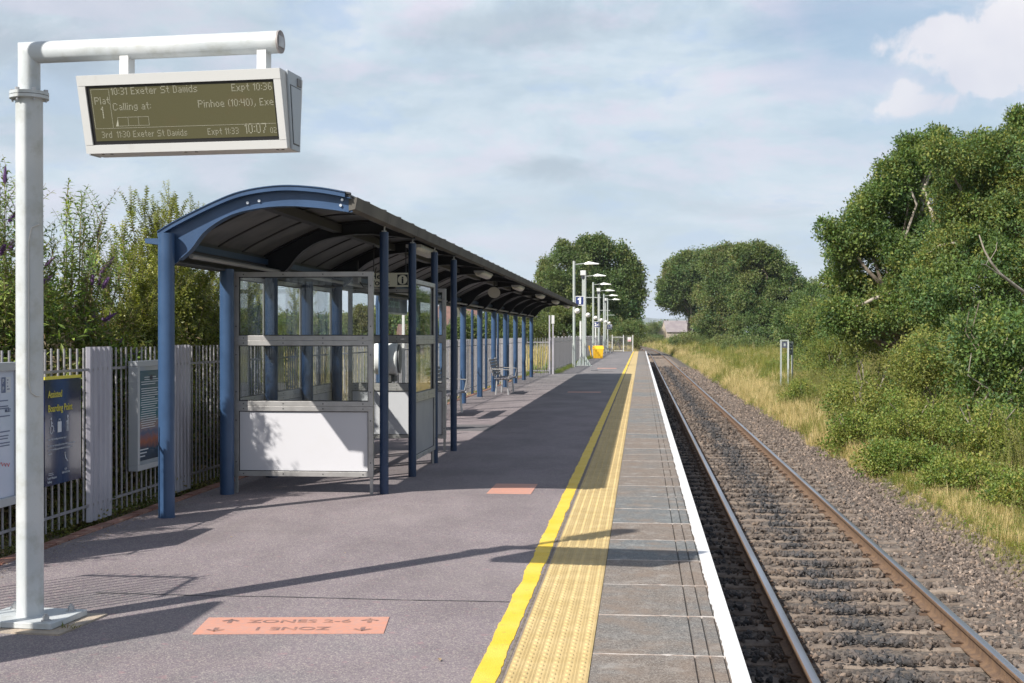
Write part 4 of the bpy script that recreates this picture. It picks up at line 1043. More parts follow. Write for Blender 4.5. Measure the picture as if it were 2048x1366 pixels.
T = Euler((R(-60), 0, R(0))).to_matrix().to_4x4(); mb = MB(); mb.cyl(0, 0, -.05, .07, .13, 24, r2=.07, T=T); mb.obj('horn', M('speaker grey', (0.45, 0.43, 0.38), 0.5), t, 40); MB().tube([(0, 0, .05), (0, 0, .25)], .015, 8).obj('bracket', purm, t)

# ------------------------------------------------------------------ benches
slatm = M('grey bench slat', (0.13, 0.125, 0.15), 0.55, c2=(0.17, 0.165, 0.18), scale=9)
def build_bench():
    t = thing('bench', 'grey slatted bench under the canopy with its near end in view', 'bench', (-3.8, 34.4, 0), 0, 'slatted platform benches')
    for k in range(5):
        x = -0.02 + k * 0.085; MB().box(x, x + .065, 0, 1.9, .42, .445).obj('seat_slat', slatm, t)
    for k in range(6):
        z = .50 + k * 0.075; x = -0.06 - k * 0.02; MB().box(x - .012, x + .012, 0, 1.9, z, z + .055).obj('back_slat', slatm, t)
    for y in (.25, 1.65):
        mb = MB(); mb.tube([(.33, y, 0), (.30, y, .41)], .022, 8); mb.tube([(.0, y, 0), (.03, y, .41), (-.08, y, .55), (-.18, y, .95)], .022, 8); mb.tube([(.02, y, .40), (.42, y, .41)], .018, 8); mb.obj('leg', galv, t, 40)
    for y in (0.02, 1.88):
        mb = MB(); mb.tube([(.36, y, .43), (.40, y, .66), (-.10, y, .68)], .014, 8); mb.obj('armrest', alu, t, 40)
    return t
bench = build_bench()
bt = [(c, kids(c)) for c in kids(bench)]
bench['label'] = 'grey slatted bench between the far blue posts, second bench along the platform'
dup(bench, (-3.95, 25.0, 0), 0, 'grey slatted bench just behind the glass shelter, mostly hidden by its end wall', tree=bt)
dup(bench, (-3.3, 97, 0), 0, 'far bench beyond the yellow grit bin, a few pixels tall', tree=bt)
dup(bench, (-2.9, 112, 0), 0, 'farthest small bench near the platform end gate', tree=bt)

# white drum housing beyond the shelter
def build_drum():
    t = thing('drum_housing', 'large white round drum shaped housing on a dark stand beyond the shelter', 'equipment housing', (-4.05, 21.0, 0))
    T = Matrix.Translation((0, 0, 1.19)) @ Euler((0, R(90), R(4))).to_matrix().to_4x4()
    w_ = M('glossy white shell', (0.80, 0.80, 0.80), 0.3)
    mb = MB(); prof = [(-.30, .0), (-.29, .12), (-.25, .21), (-.18, .255), (0.0, .262), (.0, .27), (.15, .27), (.17, .255), (.175, .0)]
    vs = []; seg = 40
    for (h, r) in prof:
        for j in range(seg): vs.append((max(r, .001) * math.cos(2 * math.pi * j / seg), max(r, .001) * math.sin(2 * math.pi * j / seg), h))
    mb.add(vs, [(i * seg + j, i * seg + (j + 1) % seg, (i + 1) * seg + (j + 1) % seg, (i + 1) * seg + j) for i in range(len(prof) - 1) for j in range(seg)], T)
    mb.obj('shell', w_, t, 30)
    mb = MB(); mb.cyl(0, 0, .176, .20, .235, 32, T=T); mb.obj('front_ring', M('dark grey rim', (0.12, 0.12, 0.13), 0.5), t, 40)
    mb = MB(); mb.box(-.13, .13, -.12, .12, .82, .93); mb.box(-.05, .05, -.05, .05, 0, .82); mb.box(-.15, .15, -.15, .15, 0, .02); mb.obj('stand', M('dark stand', (0.05, 0.05, 0.05), 0.6), t)
build_drum()

# station name sign
def build_name():
    t = thing('station_sign', 'dark blue station name sign on white posts seen through the shelter', 'station sign', (-4.50, 22.7, 0))
    nb = M('sign navy', (0.012, 0.022, 0.05), 0.35)
    MB().box(-.02, .0, 0, 2.6, 1.95, 2.32).obj('board_back', white, t)
    MB().box(.001, .012, .07, 2.53, 1.98, 2.29).obj('board', nb, t)
    text('Cranbrook', 0.26, Matrix.Translation((.014, .55, 2.07)) @ Euler((R(90), 0, R(90))).to_matrix().to_4x4(), M('sign green white', (0.30, 0.45, 0.38), 0.5), t)
    for y in (.02, 2.45): MB().box(-.075, -.025, y - .03 + .03, y + .05, 0 - .1, 2.32).obj('sign_post', white, t)
build_name()

# ------------------------------------------------------------------ fences
fencem = M('galvanised fence bar', (0.33, 0.32, 0.34), 0.5, 0.25, c2=(0.24, 0.235, 0.25), scale=20, rand=0.08)
fpost = M('fence post steel', (0.46, 0.45, 0.50), 0.5, 0.2, c2=(0.36, 0.35, 0.40), scale=3, stretch=(1, 1, .3))
def build_fences():
    X = -4.62; ys = 8.0
    t = thing('bar_fence', 'grey galvanised vertical bar fence along the left edge of the platform', 'fence', (X, ys, 0))
    bar = MB(); bar.tube([(0, 0, 0.02), (0, 0, 1.46)], 0.0095, 8); bm_ = bar.mesh('fence_bar', fencem, 50)
    posts = [8.65 + 2.04 * k for k in range(22)]
    y = 8.05; n = 0; rest = MB(); pj = 0
    while y < 52.8:
        if not any(p - 0.02 < y < p + 0.50 for p in posts[:4]):
            if n < 270: link('fence_bar', bm_, t, (0, y - ys, rnd.uniform(-0.004, 0.004)), (rnd.uniform(-.004, .004), rnd.uniform(-.004, .004), 0)); n += 1
            else: rest.box(-.009, .009, y - ys - .009, y - ys + .009, 0.02, 1.46)
        y += 0.117
    stuff(rest.obj('distant_bars', fencem, t))
    for z in (0.14, 1.28):
        mb = MB(); mb.box(0.010, 0.020, 0.0, 45, z - .011, z + .011); mb.obj('rail', fencem, t)
    for k, p in enumerate(posts):
        if k < 4:   # corrugated infill sheet by the post
            pr_ = []; m = 5
            for i in range(m):
                a = p - ys + i * 0.1
                pr_ += [(0.0, a), (0.028, a + 0.015), (0.028, a + 0.062), (0.0, a + 0.078)]
            pr_ += [(0.0, p - ys + .5), (-.006, p - ys + .5), (-.006, p - ys)]
            mb = MB(); vs = [(x, y_, z) for z in (0.0, 1.47) for x, y_ in pr_]; q = len(pr_)
            mb.add(vs, [(i, (i + 1) % q, q + (i + 1) % q, q + i) for i in range(q)]); mb.obj('corrugated_sheet', fpost, t)
        else:
            MB().box(-.06, -.012, p - ys, p - ys + .06, 0, 1.45).obj('fence_post', fpost, t)
    # return panel where the fence steps out
    t2 = thing('bar_fence', 'open barred fence panel facing the camera beyond the last blue post', 'fence', (-4.55, 53.0, 0))
    for k in range(9): MB().tube([(k * 0.105, 0, 0.0), (k * .105, 0, 1.46)], .011, 6).obj('fence_bar', fencem, t2)
    for z in (.14, 1.28): MB().box(-.02, .88, -.022, -.012, z - .02, z + .02).obj('rail', fencem, t2)
    for (x, h, w) in ((0.90, 2.36, .05), (1.04, 2.02, .05)):
        p = MB().box(x - w / 2, x + w / 2, -.03, .03, 0, h).obj('tall_post', fpost, t2)
    MB().box(.985, 1.095, -.05, .05, 2.02, 2.36).obj('box', white, t2)
    # the far fence
    t3 = thing('bar_fence', 'long grey fence from the twin tall posts to the far platform end', 'fence', (-3.60, 53.1, 0))
    bar2 = MB(); bar2.box(-.004, .004, -.020, .020, 0.0, 1.46); b2 = bar2.mesh('fence_bar', M('dull far fence steel', (0.13, 0.13, 0.14), 0.6, rand=.1))
    y = 0.15; n = 0; rest = MB()
    while y < 75:
        if n < 290: link('fence_bar', b2, t3, (0, y, 0)); n += 1
        else: rest.box(-.004, .004, y - .02, y + .02, 0, 1.46)
        y += 0.12
    stuff(rest.obj('distant_bars', M('dull far fence steel', (0, 0, 0)), t3))
    for z in (.14, 1.28): MB().box(.012, .022, 0, 75, z - .02, z + .02).obj('rail', fencem, t3)
    for k in range(27): MB().box(-.075, -.012, k * 2.8, k * 2.8 + .06, 0, 1.5).obj('fence_post', fpost, t3)
    # railings and gate across the end of the platform
    g = thing('end_gate', 'barred gate with white frame across the far end of the platform', 'gate', (-3.5, Y_END - .8, 0))
    x0 = onY(1224.5, 680, Y_END - .8).x + 3.5; x1 = onY(1247, 680, Y_END - .8).x + 3.5; x2 = onY(1265.5, 680, Y_END - .8).x + 3.5
    for x in (x0, x1, x2): MB().box(x - .035, x + .035, -.05, .05, 0, 1.58).obj('gate_post', white, g)
    for z in (.08, 1.36): MB().box(x0 + .05, x1 - .05, -.02, .02, z - .018, z + .018).obj('gate_rail', white, g)
    x = x0 + .14
    while x < x2 - .05:
        if abs(x - x1) > .08: MB().box(x - .011, x + .011, -.011, .011, 0.05, 1.5 if x > x1 or True else 1.35).obj('gate_bar', fencem, g)
        x += .12
    x = x0 - .12
    while x > -0.0: MB().box(x - .011, x + .011, -.011, .011, 0, 1.5).obj('gate_bar', fencem, g); x -= .12
    s = thing('warning_sign', 'white notice with a pink red panel on the far end railings', 'sign', (-3.5 + (x1 + x2) / 2 + .12, Y_END - .87, 0))
    MB().box(-.17, .17, -.01, .01, .95, 1.36).obj('board', white, s); MB().box(-.15, .15, -.014, -.0105, .97, 1.12).obj('red_panel', M('faded red', (0.65, 0.30, 0.32), 0.5), s)
    text('!', .2, TR(0, -.0145, 1.16, rx=R(90)), M('faded red', (0, 0, 0)), s, 'symbol', 'CENTER', .02)
    # short tall fence corner at the left, behind the camera's left edge, whose shadow falls across the foreground
    t4 = thing('tall_fence_corner', 'tall barred fence corner left of the departure board, known by its shadow', 'fence', (-4.6, 5.6, 0))
    for k in range(7): MB().tube([(0, k * .105, 0), (0, k * .105, 2.42)], .009, 6).obj('fence_bar', fencem, t4)
    for k in range(1, 8): MB().tube([(-k * .105, .63, 0), (-k * .105, .63, 2.42)], .009, 6).obj('fence_bar', fencem, t4)
    for z in (.3, 2.3):
        MB().box(.01, .022, 0, .65, z - .02, z + .02).obj('rail', fencem, t4); MB().box(-.75, .02, .64, .655, z - .02, z + .02).obj('rail', fencem, t4)
build_fences()

# ------------------------------------------------------------------ posters and signs on the fence
navys = M('poster navy', (0.008, 0.014, 0.055), 0.16, coat=0.6)
ytxt = M('poster yellow', (0.62, 0.55, 0.06), 0.4); wtxt = M('poster white print', (0.55, 0.58, 0.62), 0.4)
def TX(x, y, z): # text on a plane facing +X, reading along +Y
    return Matrix.Translation((x, y, z)) @ Euler((R(90), 0, R(90))).to_matrix().to_4x4()
def build_posters():
    # local x=0 is the board face plane, y from 0 along the fence
    t = thing('assisted_boarding_sign', 'navy Assisted Boarding Point sign with yellow lettering on the fence', 'sign', (-4.54, 9.74, 0))
    Wd = 0.66
    MB().box(-.012, .0, 0, Wd, .405, 1.225).obj('board', navys, t); MB().box(-.012, .0015, 0, Wd, 1.225, 1.248).obj('yellow_strip', ytxt, t)
    text('Assisted', .078, TX(.002, .055, 1.085), ytxt, t, off=0.008, sx=.95); text('Boarding Point', .078, TX(.002, .055, .975), ytxt, t, off=0.008, sx=.93)
    text('Need help boarding one of our trains?', .022, TX(.002, .055, .755), wtxt, t, sx=.95)
    for k, s in enumerate(('Contact our team and let us know where you are, where', 'you are travelling to and what kind of assistance you', 'require.')): text(s, .022, TX(.002, .055, .705 - .030 * k), wtxt, t, sx=.95)
    text('Call', .022, TX(.002, .345, .505), wtxt, t); text('0800 52 82 100', .022, TX(.002, .30, .478), wtxt, t)
    text('South Western', .026, TX(.002, .04, .455), wtxt, t); text('Railway', .026, TX(.002, .04, .426), wtxt, t)
    def icon(polys, nm, y, z, s):
        mb = MB(); 
        for p in polys: mb.add([(.0022, y + a * s, z + b * s) for a, b in p], [tuple(range(len(p)))])
        mb.obj(nm, wtxt, t)
    def disc(a, b, r, n=14): return [(a + r * math.cos(2 * math.pi * i / n), b + r * math.sin(2 * math.pi * i / n)) for i in range(n)]
    def bar(a, b, c, d, w):
        L = math.hypot(c - a, d - b); nx, ny = -(d - b) / L * w / 2, (c - a) / L * w / 2
        return [(a + nx, b + ny), (a - nx, b - ny), (c - nx, d - ny), (c + nx, d + ny)]
    wheel = [bar(.0 + .42 * math.cos(a), .0 + .42 * math.sin(a), .42 * math.cos(a + .5), .42 * math.sin(a + .5), .12) for a in [2.2 + .5 * i for i in range(8)]]
    icon(wheel + [disc(-.05, 1.35, .17), bar(-.05, 1.1, 0, .45, .16), bar(-.02, .8, .4, .8, .1), bar(0, .45, .45, .45, .14), bar(.45, .45, .62, -.2, .14), bar(.6, -.2, .8, -.15, .12)], 'wheelchair_symbol', .11, .835, .065)
    icon([[(-.5, -.45), (.5, -.45), (.5, .75), (-.5, .75)], bar(-.2, .8, -.2, 1.0, .08), bar(.2, .8, .2, 1.0, .08), bar(-.24, 1.0, .24, 1.0, .08)], 'suitcase_symbol', .255, .84, .07)
    icon([disc(.1, 1.2, .17), bar(.1, 1.0, .05, .3, .3), bar(.05, .3, -.1, -.45, .14), bar(.1, .3, .25, -.45, .14), bar(.1, .9, -.3, .6, .12), bar(-.35, .7, -.35, -.45, .06)], 'walking_figure_symbol', .40, .84, .07)
    icon([bar(-.3, .6, -.1, .0, .22), bar(-.1, .0, .35, -.4, .2), disc(-.28, .62, .16), disc(.38, -.4, .16)], 'telephone_symbol', .37, .60, .06)
    for zz in (.50, .487): MB().box(.001, .002, .06, .15, zz - .002, zz + .001).obj('rule', wtxt, t)
    # framed poster behind the first column
    f = thing('framed_poster', 'grey framed notice with teal poster half hidden by the first blue column', 'poster', (-4.52, 11.50, 0))
    al = M('poster frame silver', (0.42, 0.44, 0.46), 0.45, 0.3)
    z0, z1, W2 = .345, 1.335, .80
    for nm, a, b, c, d in (('frame_rail', 0, W2, z1 - .05, z1), ('frame_rail', 0, W2, z0, z0 + .05), ('frame_rail', 0, .05, z0 + .051, z1 - .051), ('frame_rail', W2 - .05, W2, z0 + .051, z1 - .051)):
        MB().box(-.06, .03, a, b, c, d).obj(nm, al, f, bevel=.003)
    MB().box(-.06, .0, .051, W2 - .051, z0 + .051, z1 - .051).obj('backing', M('poster margin', (0.30, 0.33, 0.36), 0.3, coat=.5), f)
    pm = bpy.data.materials.new('poster print'); pm.use_nodes = True; nt = pm.node_tree; b = nt.nodes['Principled BSDF']; b.inputs['Roughness'].default_value = .25
    tc = nt.nodes.new('ShaderNodeTexCoord'); sz = nt.nodes.new('ShaderNodeSeparateXYZ'); nt.links.new(tc.outputs['Object'], sz.inputs[0])
    zr = mathn(nt, 'ADD', sz.outputs[2], mathn(nt, 'MULTIPLY', mathn(nt, 'SUBTRACT', noisen(nt, tc.outputs['Object'], 14, 3), .5), .10))
    col = ramp(nt, zr, [(.40, (0.02, 0.03, 0.05)), (.52, (0.03, 0.06, 0.10)), (.60, (0.30, 0.10, 0.06)), (.68, (0.10, 0.12, 0.20)), (.74, (0.30, 0.22, 0.20)), (.84, (0.06, 0.15, 0.17)), (1.0, (0.06, 0.13, 0.15)), (1.2, (0.05, 0.10, 0.12))])
    nt.links.new(col, b.inputs['Base Color'])
    MB().box(.0005, .002, .09, W2 - .09, z0 + .08, z1 - .09).obj('poster', pm, f)
    ln = MB()
    for k in range(22):
        z = 1.18 - .021 * k - (0.02 if k > 3 else 0); a = .13 + (0.1 if k in (0, 1) else rnd.uniform(0, .03)); ln.box(.0022, .0028, a, W2 - .13 - rnd.uniform(0, .2), z, z + .006)
    for k in range(3): ln.box(.0022, .0028, .12, .12 + .2 - .04 * k, .52 - .03 * k, .53 - .03 * k)
    stuff(ln.obj('printed_lines', wtxt, f))
    MB().box(.0022, .0032, .36, .43, 1.16, 1.20).obj('emblem', M('emblem dark', (0.02, 0.02, 0.03), .4), f)
    # left notice board
    n = thing('notice_board', 'silver framed white notice board cut off by the left picture edge', 'notice board', (-4.50, 8.36, 0))
    W3 = .86; z0, z1 = .355, 1.375
    for nm, a, b, c, d in (('frame_rail', 0, W3, z1 - .06, z1), ('frame_rail', 0, W3, z0, z0 + .06), ('frame_rail', 0, .06, z0 + .061, z1 - .061), ('frame_rail', W3 - .06, W3, z0 + .061, z1 - .061)):
        MB().box(-.07, .03, a, b, c, d).obj(nm, al, n, bevel=.003)
    MB().box(-.07, .0, .061, W3 - .061, z0 + .061, z1 - .061).obj('notice', M('notice paper', (0.52, 0.57, 0.70), 0.3, c2=(0.48, 0.55, 0.66), scale=3, coat=.5), n)
    dk = M('notice print', (0.10, 0.13, 0.22), .5)
    y1 = W3 - .12
    MB().box(.001, .002, y1 - .13, y1 - .07, 1.16, 1.27).obj('symbol_panel', dk, n); text('P', .05, TX(.0025, y1 - .12, 1.225), wtxt, n)
    text('P', .05, TX(.0025, y1 - .12, 1.17), wtxt, n)
    MB().box(.001, .0018, y1 - .065, y1 + .01, 1.16, 1.27).obj('symbol_panel', wtxt, n)
    text('MUST', .034, TX(.002, y1 - .08, 1.02), dk, n, off=.01)
    ln = MB()
    for z in (1.245, 1.225, 1.20, 1.18, 1.10, 1.06, 1.045, .99, .88, .85, .83, .80, .78): ln.box(.0022, .0028, y1 - (.05 if z > 1.15 else .5), y1 - rnd.uniform(0, .04), z, z + .008)
    stuff(ln.obj('printed_lines', dk, n))
    MB().tube([(.003, y1 - .15 + .015 * i, .66 + .015 * math.sin(i * 2.2) - .002 * i) for i in range(10)], .002, 4).obj('red_handwriting', M('red marker', (0.6, 0.08, 0.08), .5), n)
build_posters()
q_ = thing('tall_notice_board', 'tall dark notice board left of the picture whose shadow covers the display base', 'notice board', (-4.5, 4.35, 0))
MB().box(-.03, .03, 0, .78, .8, 2.72).obj('board', M('board grey', (.2, .2, .22), .5), q_)
for y_ in (.03, .75): MB().box(-.03, .03, y_ - .03, y_ + .03, 0, .798).obj('post', galv, q_)

# ------------------------------------------------------------------ lamp posts, camera pole, signs, bin
lampw = M('pale grey green lamp post', (0.33, 0.37, 0.355), 0.5, c2=(0.37, 0.385, 0.375), scale=2)
def build_lamp():
    t = thing('lamp_post', '', 'lamp post', (0, 0, 0), 0, 'platform lamp posts')
    MB().cyl(0, 0, 0, 1.15, .092, 20).obj('base_post', lampw, t, 40); MB().cyl(0, 0, 1.15, 5.2, .066, 20).obj('pole', lampw, t, 40)
    MB().tube([(0, 0, 5.02), (.55, 0, 5.08)], .022, 10).obj('arm', lampw, t, 40)
    mb = MB(); mb.add([(.5, -.09, 5.03), (.5, .09, 5.03), (.5, .05, 5.09), (.5, -.05, 5.09), (.72, -.13, 5.03), (.72, .13, 5.03), (.72, .09, 5.17), (.72, -.09, 5.17), (1.22, -.10, 5.04), (1.22, .10, 5.04), (1.22, .06, 5.07), (1.22, -.06, 5.07)],
                      [(0, 1, 2, 3), (0, 4, 5, 1), (1, 5, 6, 2), (2, 6, 7, 3), (3, 7, 4, 0), (4, 8, 9, 5), (5, 9, 10, 6), (6, 10, 11, 7), (7, 11, 8, 4), (8, 11, 10, 9)])
    mb.obj('lantern', M('lantern white', (0.78, 0.78, 0.76), 0.4), t); 
    mb = MB(); T = Matrix.Translation((.17, -.12, 2.75)) @ Euler((R(70), 0, 0)).to_matrix().to_4x4(); mb.cyl(0, 0, 0, .14, .14, 20, r2=.07, T=T); mb.tube([(0, 0, 2.75), (.17, -.05, 2.75)], .015, 8); mb.obj('loudspeaker', M('speaker white', (0.72, 0.70, 0.66), .5), t, 40)
    MB().cyl(0, 0, 2.42, 2.52, .066, 16).obj('collar', white, t, 40)
    return t
lamp = build_lamp(); lt_ = [(c, kids(c)) for c in kids(lamp)]
ll = ['nearest lamp post, rising just past the end of the canopy gutter', 'second lamp post, directly behind the thick camera pole', 'third lamp post, rising in front of the yellow grit bin',
      'fourth lamp post, beside the second number sign', 'fifth lamp post along the far platform', 'sixth and farthest lamp post near the end gate']
for k in range(6):
    loc = (-3.27 if k < 4 else -3.27 + .0 * k, 65 + 13.15 * k, 0)
    if k == 0: lamp.location = loc; lamp['label'] = ll[0]
    else: dup(lamp, loc, 0, ll[k], tree=lt_)
def cctv_pole(label, x, y, h):
    t = thing('camera_pole', label, 'camera pole', (x, y, 0), 0, 'white camera poles')
    mb = MB(); mb.box(-.06, .06, -.06, .06, 0, h - .25); mb.obj('column', lampw, t, bevel=.01)
    for s in (-1, 1): MB().add([(s * .085, -.02, .0), (s * .42, -.02, .0), (s * .085, -.02, .55), (s * .085, .02, .0), (s * .42, .02, .0), (s * .085, .02, .55)], [(0, 1, 2), (3, 5, 4), (0, 3, 4, 1), (1, 4, 5, 2)]).obj('brace', lampw, t)
    MB().box(-.45, .45, -.3, .3, 0, .02).obj('base_plate', lampw, t)
    MB().box(-.14, .14, -.14, .14, h - .25, h).obj('camera_hood', white, t, bevel=.02); mb = MB(); mb.cyl(0, -.02, h - .42, h - .25, .09, 16); mb.obj('camera_dome', M('dark dome', (0.04, 0.04, 0.05), .15), t, 40)
    MB().box(.09, .9, -.015, .015, 3.46, 3.50).obj('cross_arm', lampw, t)
cctv_pole('thick white camera pole beside the number one sign', -2.93, 67.5, 4.85)
cctv_pole('second white camera pole, by the fourth lamp post', onY(1197, 600, 103).x, 103, 5.2)
cctv_pole('farthest white camera pole, by the sixth lamp post', onY(1213.5, 600, 129).x - .1, 127, 5.1)
nsign = M('number sign blue', (0.015, 0.03, 0.13), .4)
def number_sign(label, txt_, u0, u1, v0, v1, y):
    a = onY(u0, v1, y); b = onY(u1, v0, y); w, h = b.x - a.x, b.z - a.z
    t = thing('number_sign', label, 'sign', (a.x, y, a.z), 0, 'blue number signs on the lamp posts')
    MB().box(0, w, -.01, .02, 0, h).obj('border', white, t); MB().box(w * .08, w * .92, -.013, -.0105, h * .08, h * .92).obj('board', nsign, t)
    if txt_ == '1':
        mb = MB(); mb.prism([(w * .44, h * .18), (w * .64, h * .18), (w * .64, h * .84), (w * .50, h * .84), (w * .30, h * .70), (w * .30, h * .58), (w * .44, h * .64)], -.0165, -.0135, 'Y'); mb.obj('number', M('sign number white', (.8, .8, .8), .5), t); return
    text(txt_, h * (1.05 if len(txt_) == 1 else .78), TR(w / 2, -.0145, h * (.14 if len(txt_) == 1 else .24), rx=R(90)), M('sign number white', (.8, .8, .8), .5), t, 'number', 'CENTER', .03, 1.0 if len(txt_) == 1 else .8)
number_sign('blue square sign with white number 1 beside the camera pole', '1', 1150, 1168.5, 592, 611, 66.8)
number_sign('blue sign reading 2-6 between the third and fourth lamp posts', '2-6', 1187.5, 1200.5, 643, 655, 91.8)
number_sign('farthest small blue sign reading 3-6', '3-6', 1213, 1224, 649, 658.5, 118)
# far tall thin post behind the fence
for (u, v, y, lb) in ((1161, 643, 78, 'thin white post standing behind the far fence, left of the camera pole'), (1191, 655, 104, 'thinner distant white post between the third and fourth lamp posts')):
    q = onY(u, v, y); tp_ = thing('fence_marker_post', lb, 'post', (q.x, y, 0)); MB().box(-.05, .05, -.04, .04, 0, q.z).obj('post', white, tp_); MB().box(-.06, .06, -.05, .05, q.z, q.z + .03).obj('cap', white, tp_)
# grit bin
gb = thing('grit_bin', 'yellow plastic grit bin with its lid tilted open by the third lamp post', 'grit bin', (-3.42, 89.3, 0))
gy = M('yellow plastic', (0.75, 0.42, 0.02), .4)
MB().add([(.25, -.3, 0), (.85, -.3, 0), (.85, .3, 0), (.25, .3, 0), (.2, -.36, .62), (.92, -.36, .62), (.92, .36, .62), (.2, .36, .62)], [(0, 3, 2, 1), (4, 5, 6, 7), (0, 1, 5, 4), (1, 2, 6, 5), (2, 3, 7, 6), (3, 0, 4, 7)]).obj('bin_body', gy, gb, bevel=.02)
MB().add([(.16, -.38, .62), (.96, -.38, .62), (.96, .38, .62), (.16, .38, .62), (.2, -.1, .85), (.9, -.1, .85), (.9, .3, .85), (.2, .3, .85)], [(0, 3, 2, 1), (4, 5, 6, 7), (0, 1, 5, 4), (1, 2, 6, 5), (2, 3, 7, 6), (3, 0, 4, 7)]).obj('lid', gy, gb, bevel=.02)
MB().add([(.10, -.3, .05), (.15, -.3, .02), (-.02, -.3, .85), (-.12, -.3, .85), (.10, .3, .05), (.15, .3, .02), (-.02, .3, .85), (-.12, .3, .85)], [(0, 1, 2, 3), (4, 7, 6, 5), (0, 4, 5, 1), (1, 5, 6, 2), (2, 6, 7, 3), (3, 7, 4, 0)]).obj('side_flap', gy, gb)
# mast outside the frame whose shadow crosses the tactile strip
ms_ = thing('speaker_mast', 'thin white mast with a lamp head left of the departure board', 'mast', (-3.95, 6.02, 0))
MB().cyl(0, 0, 0, 4.6, .035, 14).obj('mast', lampw, ms_, 40); MB().box(-.09, .09, -.09, .09, 4.6, 5.15).obj('lamp_head', white, ms_, bevel=.02)
# lineside boards
def side_board(label, x, y, rz, w, h0, boards):
    t = thing('lineside_board', label, 'trackside sign', (x, y, hgt(x, y)), rz, 'trackside marker boards')
    for s in (-1, 1): MB().box(s * w / 2 - .035, s * w / 2 + .035, -.03, .03, 0, h0).obj('post', lampw, t)
    MB().box(-w / 2 + .036, w / 2 - .036, -.02, .02, h0 - .06, h0).obj('top_rail', lampw, t)
    for (a, b) in boards:
        MB().box(-w / 2 + .038, w / 2 - .038, -.018, .012, a, b).obj('plate', M('dark plate', (0.06, 0.065, 0.10), .5), t)
        MB().box(-.04, .05, -.021, -.0185, a + (b - a) * .25, b - (b - a) * .3).obj('plate_mark', lampw, t)
q = P(1569, 700, 62); side_board('white framed trackside board facing the camera in the verge', q.x, q.y, R(6), .33, 2.35, [(1.98, 2.27)])
q = P(1581, 700, 60); side_board('second trackside board turned away behind the first', q.x, q.y, R(55), .34, 2.28, [(1.98, 2.2), (1.68, 1.93)])

# ------------------------------------------------------------------ buildings in the distance
stone = M('barn stone', (0.42, 0.35, 0.27), .9, c2=(0.30, 0.27, 0.22), scale=.8, detail=8, bump=.4, bscale=5)
slate = M('weathered purple roof', (0.21, 0.18, 0.19), .8, c2=(0.26, 0.23, 0.23), scale=.6, detail=6)
barn = thing('stone_barn', 'old stone barn with purple grey roof beside the far track', 'barn', (0, 0, 0), 0)
b0 = P(1333, 660, 420); barn.location = (b0.x, b0.y, -0.8); barn.rotation_euler = (0, 0, R(12))
Lb, Wb, He, Hr = 13.5, 7.5, 3.6, 7.0
mb = MB(); mb.box(0, Lb, 0, Wb, 0, He); mb.prism([(0, He), (Wb / 2, Hr - .15), (Wb, He)], 0.01, .3, 'X'); mb.prism([(0, He), (Wb / 2, Hr - .15), (Wb, He)], Lb - .3, Lb - .01, 'X'); mb.obj('walls', stone, barn)
mb = MB(); mb.prism([(-.4, He - .3), (Wb / 2, Hr), (Wb + .4, He - .3), (Wb / 2, Hr - .2)], -.15, Lb + .2, 'X'); mb.obj('roof', slate, barn)
MB().box(3.0, 4.2, -.05, .0, 0, 2.2).obj('doorway', M('dark opening', (.03, .025, .02), .9), barn); MB().box(7, 8, -.05, .0, 1.4, 2.4).obj('window', M('dark opening', (0, 0, 0)), barn)
MB().box(-3.2, -.1, 1.0, 6.0, 0, 4.6).obj('lean_to', stone, barn)
sh = thing('industrial_shed', 'low pale industrial shed with flat grey roof far down the line', 'building', tuple(P(1266, 668, 520).xy) + (-1.2,), R(4))
w_ = 36 * 520 / F
MB().box(0, w_, 0, 10, 0, 2.9).obj('walls', M('cream cladding', (.62, .55, .42), .7), sh); MB().box(-.3, w_ + .3, -.4, 11, 2.9, 4.0).obj('roof', M('shed roof', (.30, .31, .32), .7), sh)
for k in range(3): MB().box(.4 + k * 2.0, 1.6 + k * 2.0, -.08, 0, .3, 2.4).obj('door', M('shed door', (.08, .09, .11), .6), sh)
pl = thing('telegraph_pole', 'thin distant pole above the low shed', 'pole', tuple(P(1281.5, 668, 500).xy) + (-1.2,)); MB().cyl(0, 0, 0, 6.2, .14, 8).obj('pole', pale_bark, pl); MB().box(-.6, .6, -.05, .05, 5.6, 5.75).obj('crossbar', pale_bark, pl)
# houses seen between the canopy posts
hb = M('house brick', (.22, .13, .10), .9, c2=(.18, .11, .085), scale=2); hr_ = M('house roof tile', (.15, .085, .07), .85, c2=(.12, .07, .06), scale=1.5); hw = M('house render', (.66, .60, .48), .8)
def house(label, u0, u1, vt, D, rz, wall):
    a = P(u0, vt, D); b = P(u1, vt, D); L = (b - a).length
    t = thing('house', label, 'house', (a.x, a.y, -2.2), rz, 'houses beyond the station fence'); hh = a.z + 2.2; He = hh * .62; Wd = 8
    MB().box(0, L, 0, Wd, 0, He).obj('walls', wall, t)
    MB().prism([(-.4, He - .1), (Wd / 2, hh), (Wd + .4, He - .1), (Wd / 2, hh - .25)], -.3, L + .3, 'X').obj('roof', hr_, t)
    g_ = MB(); g_.prism([(.0, He), (Wd / 2, hh - .2), (Wd, He)], .01, .25, 'X'); g_.prism([(.0, He), (Wd / 2, hh - .2), (Wd, He)], L - .25, L - .01, 'X'); g_.obj('gable', hw, t)
    for k in range(2):
        x = L * (.2 + .45 * k); f = MB().box(x, x + 1.1, -.06, 0, He - 1.6, He - .5).obj('window', white, t); MB().box(x + .08, x + 1.02, -.08, -.061, He - 1.52, He - .58).obj('pane', M('dark pane', (.05, .06, .08), .1), f)
    MB().box(L * .7, L * .7 + .6, Wd / 2 - .3, Wd / 2 + .3, hh - .6, hh + .9).obj('chimney', hb, t)
